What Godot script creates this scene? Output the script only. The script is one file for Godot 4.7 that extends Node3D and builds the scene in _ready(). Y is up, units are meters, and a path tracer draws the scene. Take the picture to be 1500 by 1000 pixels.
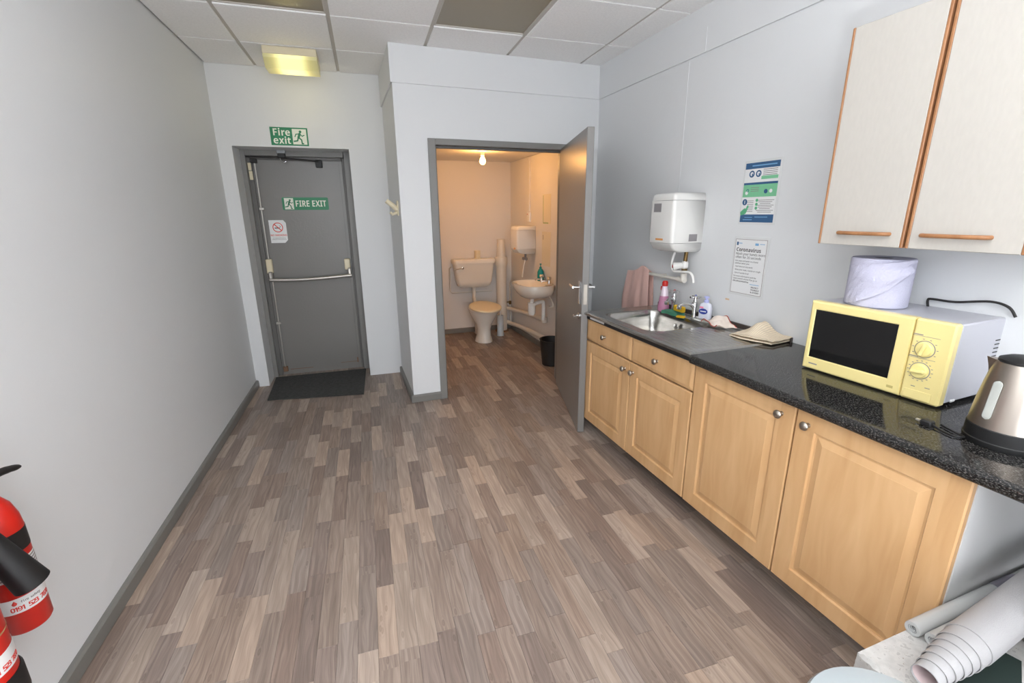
extends Node3D
# Small staff kitchen with a fire exit and an open toilet door.
# Frame A: left wall, far wall and ceiling grid. Frame B: right wall, partition and fittings, turned by AL about (OX, OZ).

const AL := 0.048448
const OX := 2.93722
const OZ := 0.71943
var TB: Transform3D      # frame B
var KW: Transform3D      # on the right wall: x along the wall towards the camera, y up, z out from the wall
var M := {}
var used := {}
var rng := RandomNumberGenerator.new()

# ------------------------------------------------------------------ mesh helper
class MB:
	var st := SurfaceTool.new()
	var sgn := 1
	func _init():
		st.begin(Mesh.PRIMITIVE_TRIANGLES)
	func v(p: Vector3, uv: Vector2, sg: int):
		st.set_smooth_group(sg); st.set_uv(uv); st.add_vertex(p)
	func tri(a: Vector3, b: Vector3, c: Vector3, sg := -1, ua := Vector2.ZERO, ub := Vector2.ZERO, uc := Vector2.ZERO):
		v(a, ua, sg); v(c, uc, sg); v(b, ub, sg)
	func quad(a, b, c, d, sg := -1, ua := Vector2.ZERO, ub := Vector2.ZERO, uc := Vector2.ZERO, ud := Vector2.ZERO):
		tri(a, b, c, sg, ua, ub, uc); tri(a, c, d, sg, ua, uc, ud)
	# flat polygon turned so that it faces `out`
	func poly(pts: Array, out: Vector3, sg := -1, uvs: Array = []):
		var n := Vector3.ZERO
		for i in range(1, pts.size() - 1):
			n += (pts[i] - pts[0]).cross(pts[i + 1] - pts[0])
		var flip: bool = n.dot(out) < 0.0
		for i in range(1, pts.size() - 1):
			var j: int = i + 1 if not flip else i
			var k: int = i if not flip else i + 1
			if uvs.size():
				tri(pts[0], pts[k], pts[j], sg, uvs[0], uvs[k], uvs[j])
			else:
				tri(pts[0], pts[k], pts[j], sg)
	func box(c: Vector3, s: Vector3, bev := 0.0, xf := Transform3D.IDENTITY):
		var h := s / 2.0
		bev = min(bev, min(h.x, min(h.y, h.z)) * 0.98)
		var q := func(sx, sy, sz, ax):
			var p := Vector3(sx * (h.x - bev), sy * (h.y - bev), sz * (h.z - bev))
			p[ax] = Vector3(sx * h.x, sy * h.y, sz * h.z)[ax]
			return xf * (c + p)
		for ax in 3:
			for s1 in [-1, 1]:
				var o := Vector3.ZERO; o[ax] = s1
				var pts := []
				for t in [[-1, -1], [1, -1], [1, 1], [-1, 1]]:
					var g := [0, 0, 0]
					g[ax] = s1; g[(ax + 1) % 3] = t[0]; g[(ax + 2) % 3] = t[1]
					pts.append(q.call(g[0], g[1], g[2], ax))
				poly(pts, xf.basis * o)
		if bev <= 0.0:
			return self
		for ax in 3:
			var a1 := (ax + 1) % 3
			var a2 := (ax + 2) % 3
			for s1 in [-1, 1]:
				for s2 in [-1, 1]:
					var o := Vector3.ZERO; o[a1] = s1; o[a2] = s2
					var g0 := [0, 0, 0]; g0[ax] = -1; g0[a1] = s1; g0[a2] = s2
					var g1 := [0, 0, 0]; g1[ax] = 1; g1[a1] = s1; g1[a2] = s2
					poly([q.call(g0[0], g0[1], g0[2], a1), q.call(g1[0], g1[1], g1[2], a1), q.call(g1[0], g1[1], g1[2], a2), q.call(g0[0], g0[1], g0[2], a2)], xf.basis * o)
		for sx in [-1, 1]:
			for sy in [-1, 1]:
				for sz in [-1, 1]:
					poly([q.call(sx, sy, sz, 0), q.call(sx, sy, sz, 1), q.call(sx, sy, sz, 2)], xf.basis * Vector3(sx, sy, sz))
		return self
	# profile: Vector2(radius, y), walked from the bottom up with the outside on the right
	func lathe(prof: Array, seg := 24, xf := Transform3D.IDENTITY, sharp := 0.6):
		var sg := sgn
		var step := TAU / seg
		for j in range(prof.size() - 1):
			var p: Vector2 = prof[j]
			var q: Vector2 = prof[j + 1]
			if j > 0:
				var d0: Vector2 = prof[j] - prof[j - 1]
				if absf(d0.angle_to(q - p)) > sharp:
					sg += 1
			for i in seg:
				var a := i * step
				var b := ((i + 1) % seg) * step
				var A := xf * Vector3(p.x * cos(a), p.y, p.x * sin(a))
				var B := xf * Vector3(p.x * cos(b), p.y, p.x * sin(b))
				var C := xf * Vector3(q.x * cos(b), q.y, q.x * sin(b))
				var D := xf * Vector3(q.x * cos(a), q.y, q.x * sin(a))
				var u0 := Vector2(float(i) / seg, p.y); var u1 := Vector2(float(i + 1) / seg, p.y)
				var u2 := Vector2(float(i + 1) / seg, q.y); var u3 := Vector2(float(i) / seg, q.y)
				if p.x > 1e-6:
					tri(A, C, B, sg, u0, u2, u1)
				if q.x > 1e-6:
					tri(A, D, C, sg, u0, u3, u2)
		sgn = sg + 1
		return self
	func tube(pts: Array, r, seg := 12, caps := true):
		var n := pts.size()
		var rings := []
		var up := Vector3.ZERO
		for i in n:
			var t: Vector3 = (pts[min(i + 1, n - 1)] - pts[max(i - 1, 0)]).normalized()
			if up == Vector3.ZERO:
				up = t.cross(Vector3.UP if absf(t.y) < 0.9 else Vector3.RIGHT).normalized()
			up = (up - t * up.dot(t)).normalized()
			var b := t.cross(up)
			var rr: float = r[i] if r is Array else r
			var ring := []
			for k in seg:
				var a := TAU * k / seg
				ring.append(pts[i] + (up * cos(a) + b * sin(a)) * rr)
			rings.append(ring)
		for i in range(n - 1):
			for k in seg:
				var m := (k + 1) % seg
				quad(rings[i][k], rings[i][m], rings[i + 1][m], rings[i + 1][k], sgn)
		sgn += 1
		if caps:
			poly(rings[0], pts[0] - pts[1])
			poly(rings[n - 1], pts[n - 1] - pts[n - 2])
		return self
	# closed loops of equal length joined in order; cap both ends
	func loft(loops: Array, cap0 := true, cap1 := true, smooth := true):
		var c0 := Vector3.ZERO
		for p in loops[0]: c0 += p / loops[0].size()
		var sg := sgn if smooth else -1
		for i in range(loops.size() - 1):
			var n: int = loops[i].size()
			var c := Vector3.ZERO
			for p in loops[i]: c += p / (2.0 * n)
			for p in loops[i + 1]: c += p / (2.0 * n)
			# orientation from the first face that has area
			var flip := false
			var sum := 0.0
			for k in n:
				var m := (k + 1) % n
				var nn: Vector3 = (loops[i][m] - loops[i][k]).cross(loops[i + 1][k] - loops[i][k])
				sum += nn.dot(loops[i][k] - c)
			flip = sum < 0.0
			for k in n:
				var m := (k + 1) % n
				if flip:
					quad(loops[i][k], loops[i + 1][k], loops[i + 1][m], loops[i][m], sg)
				else:
					quad(loops[i][k], loops[i][m], loops[i + 1][m], loops[i + 1][k], sg)
		sgn += 1
		var L: int = loops.size()
		var ca := Vector3.ZERO
		var cb := Vector3.ZERO
		for p in loops[0]: ca += p / loops[0].size()
		for p in loops[L - 1]: cb += p / loops[L - 1].size()
		var axis := (cb - ca)
		if cap0: poly(loops[0], -axis)
		if cap1: poly(loops[L - 1], axis)
		return self
	# polygon in x, y pushed from z = 0 to z = depth
	func extrude(pol: PackedVector2Array, depth: float, xf := Transform3D.IDENTITY, sharp := 0.6):
		if Geometry2D.is_polygon_clockwise(pol):
			pol.reverse()
		var idx := Geometry2D.triangulate_polygon(pol)
		for k in range(0, idx.size(), 3):
			for e in [[0.0, -1.0], [depth, 1.0]]:
				var pts := []
				for m in 3:
					pts.append(xf * Vector3(pol[idx[k + m]].x, pol[idx[k + m]].y, e[0]))
				poly(pts, xf.basis * Vector3(0, 0, e[1]))
		var n := pol.size()
		var sg := sgn
		for i in n:
			var a := pol[i]
			var b := pol[(i + 1) % n]
			var d := b - a
			var pr := a - pol[(i + n - 1) % n]
			if absf(pr.angle_to(d)) > sharp:
				sg += 1
			poly([xf * Vector3(a.x, a.y, 0), xf * Vector3(b.x, b.y, 0), xf * Vector3(b.x, b.y, depth), xf * Vector3(a.x, a.y, depth)], xf.basis * Vector3(d.y, -d.x, 0), sg)
		sgn = sg + 1
		return self
	# cloth or sheet: f(u, v) gives the upper face; `th` is its thickness
	func sheet(nu: int, nv: int, f: Callable, th: float):
		var top := []
		var bot := []
		for i in nu + 1:
			var ra := []
			var rb := []
			for j in nv + 1:
				var u := float(i) / nu
				var w := float(j) / nv
				var p: Vector3 = f.call(u, w)
				var du: Vector3 = f.call(min(u + 0.01, 1.0), w) - f.call(max(u - 0.01, 0.0), w)
				var dw: Vector3 = f.call(u, min(w + 0.01, 1.0)) - f.call(u, max(w - 0.01, 0.0))
				var nn := du.cross(dw).normalized()
				ra.append(p); rb.append(p - nn * th)
			top.append(ra); bot.append(rb)
		for i in nu:
			for j in nv:
				var u0 := Vector2(float(i) / nu, float(j) / nv)
				var u2 := Vector2(float(i + 1) / nu, float(j + 1) / nv)
				quad(top[i][j], top[i + 1][j], top[i + 1][j + 1], top[i][j + 1], sgn, u0, Vector2(u2.x, u0.y), u2, Vector2(u0.x, u2.y))
				quad(bot[i][j], bot[i][j + 1], bot[i + 1][j + 1], bot[i + 1][j], sgn + 1, u0, Vector2(u0.x, u2.y), u2, Vector2(u2.x, u0.y))
		sgn += 2
		for i in nu:
			quad(top[i][0], bot[i][0], bot[i + 1][0], top[i + 1][0], sgn)
			quad(top[i][nv], top[i + 1][nv], bot[i + 1][nv], bot[i][nv], sgn + 1)
		for j in nv:
			quad(top[0][j], top[0][j + 1], bot[0][j + 1], bot[0][j], sgn + 2)
			quad(top[nu][j], bot[nu][j], bot[nu][j + 1], top[nu][j + 1], sgn + 3)
		sgn += 4
		return self
	func done() -> ArrayMesh:
		st.generate_normals()
		return st.commit()

# ------------------------------------------------------------------ scene helpers
func numbered(n: String) -> String:
	if not used.has(n):
		used[n] = 0
		return n
	used[n] += 1
	return "%s_%03d" % [n, used[n]]

func thing(n: String, label: String, cat: String, xf: Transform3D, group := "") -> Node3D:
	var o := Node3D.new()
	o.name = numbered(n)
	add_child(o)
	o.transform = xf
	tag(o, label, cat, group)
	return o

func tag(o: Node3D, label: String, cat: String, group := ""):
	o.set_meta("label", label)
	o.set_meta("category", cat)
	if group != "":
		o.set_meta("group", group)

func part(n: String, mesh, mat: Material, parent: Node3D, xf := Transform3D.IDENTITY) -> MeshInstance3D:
	var o := MeshInstance3D.new()
	o.mesh = mesh.done() if mesh is MB else mesh
	o.material_override = mat
	o.name = n
	o.transform = xf
	parent.add_child(o, true)
	return o

func solo(n: String, mesh, mat: Material, label: String, cat: String, xf := Transform3D.IDENTITY, group := "") -> MeshInstance3D:
	var o := part(numbered(n), mesh, mat, self, xf)
	tag(o, label, cat, group)
	return o

func struct(n: String, mesh, mat: Material, xf := Transform3D.IDENTITY, label := "", cat := "") -> Node3D:
	var o: Node3D
	if mesh == null:
		o = Node3D.new(); o.name = n; add_child(o); o.transform = xf
	else:
		o = part(n, mesh, mat, self, xf)
	o.set_meta("kind", "structure")
	if label != "":
		o.set_meta("label", label); o.set_meta("category", cat)
	return o

func kw(l: float, y: float, o: float, yaw := 0.0) -> Transform3D:
	return KW * Transform3D(Basis(Vector3.UP, yaw), Vector3(l, y, o))

func at(x: float, y: float, z: float, yaw := 0.0) -> Transform3D:
	return Transform3D(Basis(Vector3.UP, yaw), Vector3(x, y, z))

func curve(pts: Array, n := 6) -> Array:
	var out := []
	for i in range(pts.size() - 1):
		var p0: Vector3 = pts[max(i - 1, 0)]
		var p3: Vector3 = pts[min(i + 2, pts.size() - 1)]
		for k in n:
			out.append(pts[i].cubic_interpolate(pts[i + 1], p0, p3, float(k) / n))
	out.append(pts[-1])
	return out

func rrect(w: float, h: float, r: float, n := 5, c := Vector2.ZERO) -> PackedVector2Array:
	var p := PackedVector2Array()
	for q in 4:
		var cc := Vector2((w / 2 - r) * [1, -1, -1, 1][q], (h / 2 - r) * [1, 1, -1, -1][q])
		for k in n + 1:
			var a := PI / 2 * (q + float(k) / n)
			p.append(c + cc + Vector2(cos(a), sin(a)) * r)
	return p

func ell(cx: float, y: float, cz: float, rx: float, rz: float, n := 28) -> Array:
	var p := []
	for k in n:
		var a := TAU * k / n
		p.append(Vector3(cx + rx * cos(a), y, cz + rz * sin(a)))
	return p

func text(s: String, h: float, mat: Material, parent: Node3D, n: String, pos: Vector3, bold := false, align := 0, xf := Transform3D.IDENTITY, serif := false) -> MeshInstance3D:
	var f := SystemFont.new()
	f.font_names = PackedStringArray(["Droid Serif" if serif else "Droid Sans"])
	f.font_weight = 700 if bold else 400
	var t := TextMesh.new()
	t.text = s; t.font = f; t.font_size = 48
	t.pixel_size = h / 48.0
	t.depth = 0.0004
	t.curve_step = 2.0
	t.horizontal_alignment = [HORIZONTAL_ALIGNMENT_LEFT, HORIZONTAL_ALIGNMENT_CENTER, HORIZONTAL_ALIGNMENT_RIGHT][align]
	t.vertical_alignment = VERTICAL_ALIGNMENT_CENTER
	return part(n, t, mat, parent, xf * Transform3D(Basis.IDENTITY, pos))

# line of given width in the x, y plane
func stroke(m: MB, pts: Array, w: float, z0: float, dz := 0.0005):
	for i in range(pts.size() - 1):
		var a: Vector2 = pts[i]
		var b: Vector2 = pts[i + 1]
		var d := (b - a).normalized()
		var nn := Vector2(-d.y, d.x) * w / 2
		var pol := PackedVector2Array()
		for k in 7:
			pol.append(b + (nn * cos(PI * k / 6.0) * -1.0 + d * w / 2 * sin(PI * k / 6.0)))
		for k in 7:
			pol.append(a + (nn * cos(PI * k / 6.0) - d * w / 2 * sin(PI * k / 6.0)))
		m.extrude(pol, dz, Transform3D(Basis.IDENTITY, Vector3(0, 0, z0)))

func disc(m: MB, c: Vector2, r: float, z0: float, dz := 0.0005, r_in := 0.0, seg := 28):
	var xf := Transform3D(Basis(Vector3(1, 0, 0), Vector3(0, 0, 1), Vector3(0, -1, 0)), Vector3(c.x, c.y, z0))
	if r_in > 0.0:
		m.lathe([Vector2(r_in, 0), Vector2(r, 0), Vector2(r, dz), Vector2(r_in, dz), Vector2(r_in, 0)], seg, xf)
	else:
		m.lathe([Vector2(0, 0), Vector2(r, 0), Vector2(r, dz), Vector2(0, dz)], seg, xf)

# axis of a lathe turned from y to local z (out of a wall)
func outward(x: float, y: float, z: float) -> Transform3D:
	return Transform3D(Basis(Vector3(1, 0, 0), Vector3(0, 0, 1), Vector3(0, -1, 0)), Vector3(x, y, z))

# ------------------------------------------------------------------ materials
func mat(c: Color, rough := 0.6, metal := 0.0) -> StandardMaterial3D:
	var m := StandardMaterial3D.new()
	m.albedo_color = c; m.roughness = rough; m.metallic = metal
	return m

func g8(v: float) -> Color:
	return Color(v / 255.0, v / 255.0, v / 255.0)

func rgb(r: float, g: float, b: float) -> Color:
	return Color(r / 255.0, g / 255.0, b / 255.0)

func img_mat(im: Image, rough: float, scale := Vector3.ONE, metal := 0.0) -> StandardMaterial3D:
	var m := mat(Color.WHITE, rough, metal)
	im.generate_mipmaps()
	m.albedo_texture = ImageTexture.create_from_image(im)
	if scale != Vector3.ZERO:
		m.uv1_triplanar = true
		m.uv1_scale = scale
	return m

func bumpy(m: StandardMaterial3D, freq: float, strength: float, scale: Vector3, size := 256, octaves := 4) -> StandardMaterial3D:
	var n := FastNoiseLite.new()
	n.seed = 7; n.frequency = freq; n.fractal_octaves = octaves
	var t := NoiseTexture2D.new()
	t.width = size; t.height = size; t.seamless = true; t.noise = n; t.as_normal_map = true; t.bump_strength = strength
	m.normal_enabled = true; m.normal_texture = t
	m.uv1_triplanar = true; m.uv1_scale = scale
	return m

func noise(seed_: int, freq: float, oct := 4) -> FastNoiseLite:
	var n := FastNoiseLite.new()
	n.seed = seed_; n.frequency = freq; n.fractal_octaves = oct; n.noise_type = FastNoiseLite.TYPE_SIMPLEX_SMOOTH
	return n

# picture of a surface: f(x, y) -> Color
func paint(w: int, h: int, f: Callable) -> Image:
	var d := PackedByteArray()
	d.resize(w * h * 3)
	var k := 0
	for y in h:
		for x in w:
			var c: Color = f.call(x, y)
			d[k] = int(clampf(c.r, 0, 1) * 255); d[k + 1] = int(clampf(c.g, 0, 1) * 255); d[k + 2] = int(clampf(c.b, 0, 1) * 255)
			k += 3
	return Image.create_from_data(w, h, false, Image.FORMAT_RGB8, d)

func grain(seed_: int, w: int, h: int, dark: Color, light: Color, fx: float, fy: float, knots: int) -> Image:
	var a := noise(seed_, 1.0, 3)
	var b := noise(seed_ + 50, 1.0, 2)
	var r := RandomNumberGenerator.new()
	r.seed = seed_
	var ks := []
	for i in knots:
		ks.append(Vector2(r.randf_range(0.1, 0.9) * w, r.randf() * h))
	return paint(w, h, func(x, y):
		var warp := b.get_noise_2d(x * 0.012, y * 0.004) * 14.0
		var fine := a.get_noise_2d((x + warp) * fx, y * fy)
		var broad := b.get_noise_2d((x + warp) * fx * 0.22, y * fy * 0.5 + 90.0)
		var t := 0.5 + fine * 0.34 + broad * 0.5
		for kq in ks:
			var q := Vector2((x - kq.x) / 9.0, (y - kq.y) / 20.0).length()
			if q < 3.0:
				t = lerpf(t, 0.5 + 0.5 * sin(q * 7.0) - (0.8 if q < 0.7 else 0.0), exp(-q * 1.2) * 0.8)
		return dark.lerp(light, clampf(t, 0, 1)))

func materials():
	M.wall = bumpy(mat(rgb(222, 223, 224), 0.5), 0.02, 0.25, Vector3(1.5, 1.5, 1.5))
	M.wall_left = bumpy(mat(rgb(222, 223, 224), 0.5), 0.02, 0.25, Vector3(1.2, 1.2, 1.2))
	M.toilet_wall = bumpy(mat(rgb(226, 222, 218), 0.55), 0.02, 0.25, Vector3(2, 2, 2))
	M.grey = mat(rgb(128, 126, 123), 0.38)
	M.grey_dark = mat(rgb(102, 100, 97), 0.45)
	M.door_grey = bumpy(mat(rgb(124, 121, 118), 0.3), 0.05, 0.3, Vector3(3, 3, 3))
	M.skirting = mat(rgb(120, 118, 114), 0.4)
	var tn := noise(3, 0.09, 4)
	M.tile = img_mat(paint(256, 256, func(x, y):
		var t := tn.get_noise_2d(x, y)
		var sp := tn.get_noise_2d(x * 5.0 + 900, y * 5.0)
		var v := 0.975 + t * 0.02 - (0.06 if sp > 0.38 else 0.0)
		return Color(v, v * 0.995, v * 0.99)), 0.9, Vector3(2.1, 2.1, 2.1))
	M.grid = mat(rgb(196, 190, 182), 0.5)
	M.diffuser = bumpy(mat(rgb(142, 130, 106), 0.3), 0.2, 1.0, Vector3(6, 6, 6))
	M.white = mat(rgb(226, 226, 226), 0.35)
	M.white_gloss = mat(rgb(232, 230, 226), 0.12)
	M.ceramic = mat(rgb(236, 230, 220), 0.08)
	M.cream = mat(rgb(226, 214, 184), 0.4)
	M.carcass = mat(rgb(206, 205, 204), 0.45)
	M.chrome = mat(rgb(215, 215, 215), 0.12, 1.0)
	M.steel = mat(rgb(180, 176, 170), 0.28, 1.0)
	M.satin = mat(rgb(168, 160, 150), 0.35, 1.0)
	M.alu = mat(rgb(190, 186, 180), 0.35, 0.8)
	M.brass = mat(rgb(130, 104, 66), 0.4, 0.9)
	M.black = mat(rgb(22, 22, 23), 0.5)
	M.black_gloss = mat(rgb(14, 14, 15), 0.12)
	M.dark = mat(rgb(40, 38, 37), 0.6)
	M.green = mat(rgb(24, 128, 84), 0.4)
	M.sign_white = mat(rgb(232, 236, 222), 0.4)
	M.paper = mat(rgb(232, 232, 232), 0.35)
	M.laminate = mat(rgb(220, 221, 221), 0.25)
	M.ink = mat(rgb(60, 52, 52), 0.6)
	M.ink_grey = mat(rgb(140, 134, 134), 0.6)
	M.red = mat(rgb(196, 34, 24), 0.3)
	M.red_ink = mat(rgb(214, 60, 50), 0.5)
	M.blue_ink = mat(rgb(52, 92, 132), 0.5)
	M.sky_ink = mat(rgb(120, 170, 210), 0.5)
	M.teal_ink = mat(rgb(126, 196, 152), 0.5)
	M.brown_wood = img_mat(grain(11, 64, 256, rgb(150, 102, 66), rgb(178, 128, 88), 0.25, 0.02, 0), 0.4, Vector3(6, 1.5, 6))
	M.maple = img_mat(grain(5, 256, 512, rgb(196, 153, 106), rgb(214, 174, 128), 0.05, 0.006, 0), 0.34, Vector3(2.2, 1.0, 2.2))
	var wn := noise(21, 0.03, 3)
	M.white_door = img_mat(paint(128, 256, func(x, y):
		var t := wn.get_noise_2d(x * 6.0, y * 0.8)
		var v := 0.765 + t * 0.012
		return Color(v, v * 0.975, v * 0.935)), 0.42, Vector3(3, 3, 3))
	var gn := noise(31, 0.05, 3)
	var g2 := noise(32, 0.16, 2)
	M.granite = img_mat(paint(512, 512, func(x, y):
		var a := gn.get_noise_2d(x * 0.9, y * 2.4)
		var b := g2.get_noise_2d(x * 0.42, y * 1.15)
		var v := 0.075 + 0.03 * a
		var c := Color(v, v, v * 1.03)
		if b > 0.12: c = c.lerp(rgb(132, 128, 124), clampf((b - 0.16) * 2.6, 0, 0.75))
		if a < -0.34: c = c.lerp(rgb(70, 66, 60), 0.5)
		return c), 0.1, Vector3(3.2, 3.2, 3.2))
	M.granite.clearcoat_enabled = false
	M.worn_steel = img_mat(paint(256, 256, func(x, y):
		var a := gn.get_noise_2d(x * 0.35, y * 3.0)
		var b := g2.get_noise_2d(x * 0.25, y * 0.4)
		var v := 0.72 + a * 0.07 + b * 0.03
		return Color(v, v * 0.985, v * 0.96)), 0.26, Vector3(2.0, 2.0, 2.0), 1.0)
	M.rusty = mat(rgb(124, 94, 72), 0.8)
	M.mat_pile = bumpy(img_mat(paint(128, 128, func(x, y):
		var v := 0.27 + 0.09 * g2.get_noise_2d(x * 5.0, y * 5.0) + 0.05 * gn.get_noise_2d(x, y)
		return Color(v, v * 1.0, v * 0.98)), 0.95, Vector3(4, 4, 4)), 0.4, 6.0, Vector3(4, 4, 4))
	M.towel = bumpy(mat(rgb(226, 184, 172), 0.95), 0.25, 3.0, Vector3(6, 6, 6))
	M.towel.rim_enabled = true
	M.cloth = bumpy(mat(rgb(240, 226, 214), 0.95), 0.3, 2.0, Vector3(8, 8, 8))
	M.cloth_red = mat(rgb(186, 74, 60), 0.9)
	M.waffle = img_mat(paint(64, 64, func(x, y):
		var k := 0.84 if (x % 8 < 2 or y % 8 < 2) else 1.0
		return Color(0.97 * k, 0.90 * k, 0.79 * k)), 0.95, Vector3.ZERO)
	M.waffle.uv1_scale = Vector3(3, 3, 3)
	M.yellow = mat(rgb(238, 220, 152), 0.28)
	M.yellow_knob = mat(rgb(238, 222, 150), 0.28)
	M.mw_grey = mat(rgb(192, 192, 200), 0.3)
	M.glass_dark = mat(rgb(18, 18, 19), 0.08)
	M.kettle = mat(rgb(186, 176, 166), 0.3, 1.0)
	M.clear = mat(Color(0.74, 0.75, 0.73), 0.25)
	M.roll_paper = bumpy(mat(rgb(192, 191, 210), 0.95), 0.12, 2.0, Vector3(5, 5, 5))
	M.roll_core = mat(rgb(92, 88, 92), 0.9)
	M.pink = mat(rgb(190, 128, 158), 0.25)
	M.pink_clear = mat(rgb(222, 206, 216), 0.2)
	M.soap = mat(rgb(212, 214, 226), 0.25)
	M.lilac = mat(rgb(176, 180, 226), 0.3)
	M.blue = mat(rgb(48, 66, 150), 0.35)
	M.teal = mat(rgb(22, 142, 142), 0.25)
	M.scourer = bumpy(mat(rgb(74, 140, 112), 0.95), 0.3, 8.0, Vector3(20, 20, 20))
	M.sponge = bumpy(mat(rgb(234, 186, 38), 0.95), 0.3, 8.0, Vector3(20, 20, 20))
	var pn := noise(41, 0.02, 5)
	M.chipped = img_mat(paint(512, 512, func(x, y):
		var a := pn.get_noise_2d(x * 1.3, y * 1.3)
		var b := pn.get_noise_2d(x * 5.0 + 400, y * 5.0)
		var v := 0.76 + 0.06 * a
		var c := Color(v, v * 0.99, v * 0.975)
		if b > 0.62: c = rgb(92, 70, 48)
		if a > 0.42: c = c.darkened(0.12)
		return c), 0.7, Vector3(2.4, 2.4, 2.4))
	M.wallpaper = bumpy(mat(rgb(172, 170, 171), 0.6), 0.35, 3.0, Vector3(8, 8, 8))
	M.wallpaper_in = mat(rgb(206, 186, 186), 0.8)
	M.film = mat(rgb(182, 183, 182), 0.18)
	M.bin = mat(rgb(166, 174, 178), 0.3)
	M.green_board = mat(rgb(36, 50, 46), 0.55)
	M.olive = mat(rgb(104, 100, 92), 0.5)
	M.board_grey = mat(rgb(140, 138, 140), 0.6)
	M.tan = mat(rgb(178, 142, 100), 0.6)
	M.pipe = mat(rgb(226, 220, 210), 0.3)
	M.blue_clear = mat(rgb(196, 204, 210), 0.2)
	M.faded = mat(rgb(222, 214, 194), 0.7)
	M.leafgreen = mat(rgb(148, 170, 120), 0.6)
	M.orange = mat(rgb(220, 150, 80), 0.5)
	M.label_grey = mat(rgb(140, 136, 138), 0.3)

# ------------------------------------------------------------------ build
func _ready():
	rng.seed = 20
	TB = Transform3D(Basis(Vector3.UP, AL), Vector3(OX, 0, OZ))
	KW = TB * Transform3D(Basis(Vector3(0, 0, 1), Vector3(0, 1, 0), Vector3(-1, 0, 0)), Vector3.ZERO)
	camera_and_light()
	materials()
	room()
	floor_planks()
	ceiling_grid()
	fire_exit()
	toilet_door()
	toilet_room()
	base_units()
	worktop_things()
	wall_things()
	wall_cabinet()
	extinguishers()
	corner_things()
	added_uplighter()

func camera_and_light():
	var cam := Camera3D.new()
	cam.name = "camera"
	cam.fov = 73.257
	cam.near = 0.02
	var yaw := 0.297698
	var pitch := -0.271597
	var roll := -0.008257
	var f := Vector3(sin(yaw) * cos(pitch), sin(pitch), -cos(yaw) * cos(pitch))
	var r := Vector3(cos(yaw), 0, sin(yaw))
	var u := r.cross(f)
	var r2 := r * cos(roll) + u * sin(roll)
	var u2 := u * cos(roll) - r * sin(roll)
	cam.transform = Transform3D(Basis(r2, u2, -f), Vector3(1.060734, 1.48858, 4.391232))
	add_child(cam)
	cam.current = true
	var we := WorldEnvironment.new()
	we.name = "environment"
	var env := Environment.new()
	env.background_mode = Environment.BG_SKY
	var sky := Sky.new()
	var sm := ProceduralSkyMaterial.new()
	sm.sky_top_color = rgb(150, 170, 200); sm.sky_horizon_color = rgb(215, 220, 226)
	sm.ground_bottom_color = rgb(110, 110, 108); sm.ground_horizon_color = rgb(190, 190, 188)
	sky.sky_material = sm
	env.sky = sky
	env.tonemap_mode = Environment.TONE_MAPPER_LINEAR
	env.tonemap_exposure = 1.0
	env.sdfgi_enabled = true; env.ssao_enabled = true; env.ssil_enabled = true
	we.environment = env
	add_child(we)
	# daylight from an unseen window, placed behind the camera to light the room
	var a := AreaLight3D.new()
	a.name = "unseen_window_daylight"
	a.area_size = Vector2(1.7, 2.0)
	a.light_color = Color(0.955, 0.975, 1.0)
	a.light_energy = 5.4
	a.area_normalize_energy = true
	a.area_range = 14.0
	a.shadow_enabled = true
	a.transform = Transform3D(Basis.IDENTITY, Vector3(1.3, 1.12, 6.1))
	add_child(a)
	var a2 := AreaLight3D.new()
	a2.name = "added_side_window_light"  # added at the right to lift the left wall and ceiling
	a2.area_size = Vector2(1.0, 1.4)
	a2.light_color = Color(0.955, 0.975, 1.0)
	a2.light_energy = 1.3
	a2.area_range = 14.0
	a2.shadow_enabled = true
	a2.transform = TB * Transform3D(Basis(Vector3.UP, PI / 2), Vector3(-0.06, 1.4, 4.6))
	add_child(a2)
	# added lamp behind the camera, in place of flash bounced off the ceiling
	var up := SpotLight3D.new()
	up.name = "added_uplighter_light"
	up.light_color = Color(0.96, 0.98, 1.0)
	up.light_energy = 13.4
	up.spot_range = 12.0; up.spot_attenuation = 2; up.spot_angle = 82.0
	up.light_size = 0.1
	up.shadow_enabled = true
	up.transform = Transform3D(Basis(Vector3.RIGHT, PI / 2), Vector3(0.85, 1.0, 4.95))
	add_child(up)
	# two lit ceiling panels added behind the camera for extra brightness
	for k in 2:
		var p := AreaLight3D.new()
		p.name = "added_panel_light_%d" % k
		p.area_size = Vector2(0.56, 0.56)
		p.light_color = Color(1.0, 0.97, 0.93)
		p.light_energy = 0.35
		p.area_range = 12.0
		p.shadow_enabled = true
		p.transform = Transform3D(Basis(Vector3.RIGHT, -PI / 2), Vector3(0.656 + 1.2 * k, 2.585, 4.458))
		add_child(p)

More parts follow.
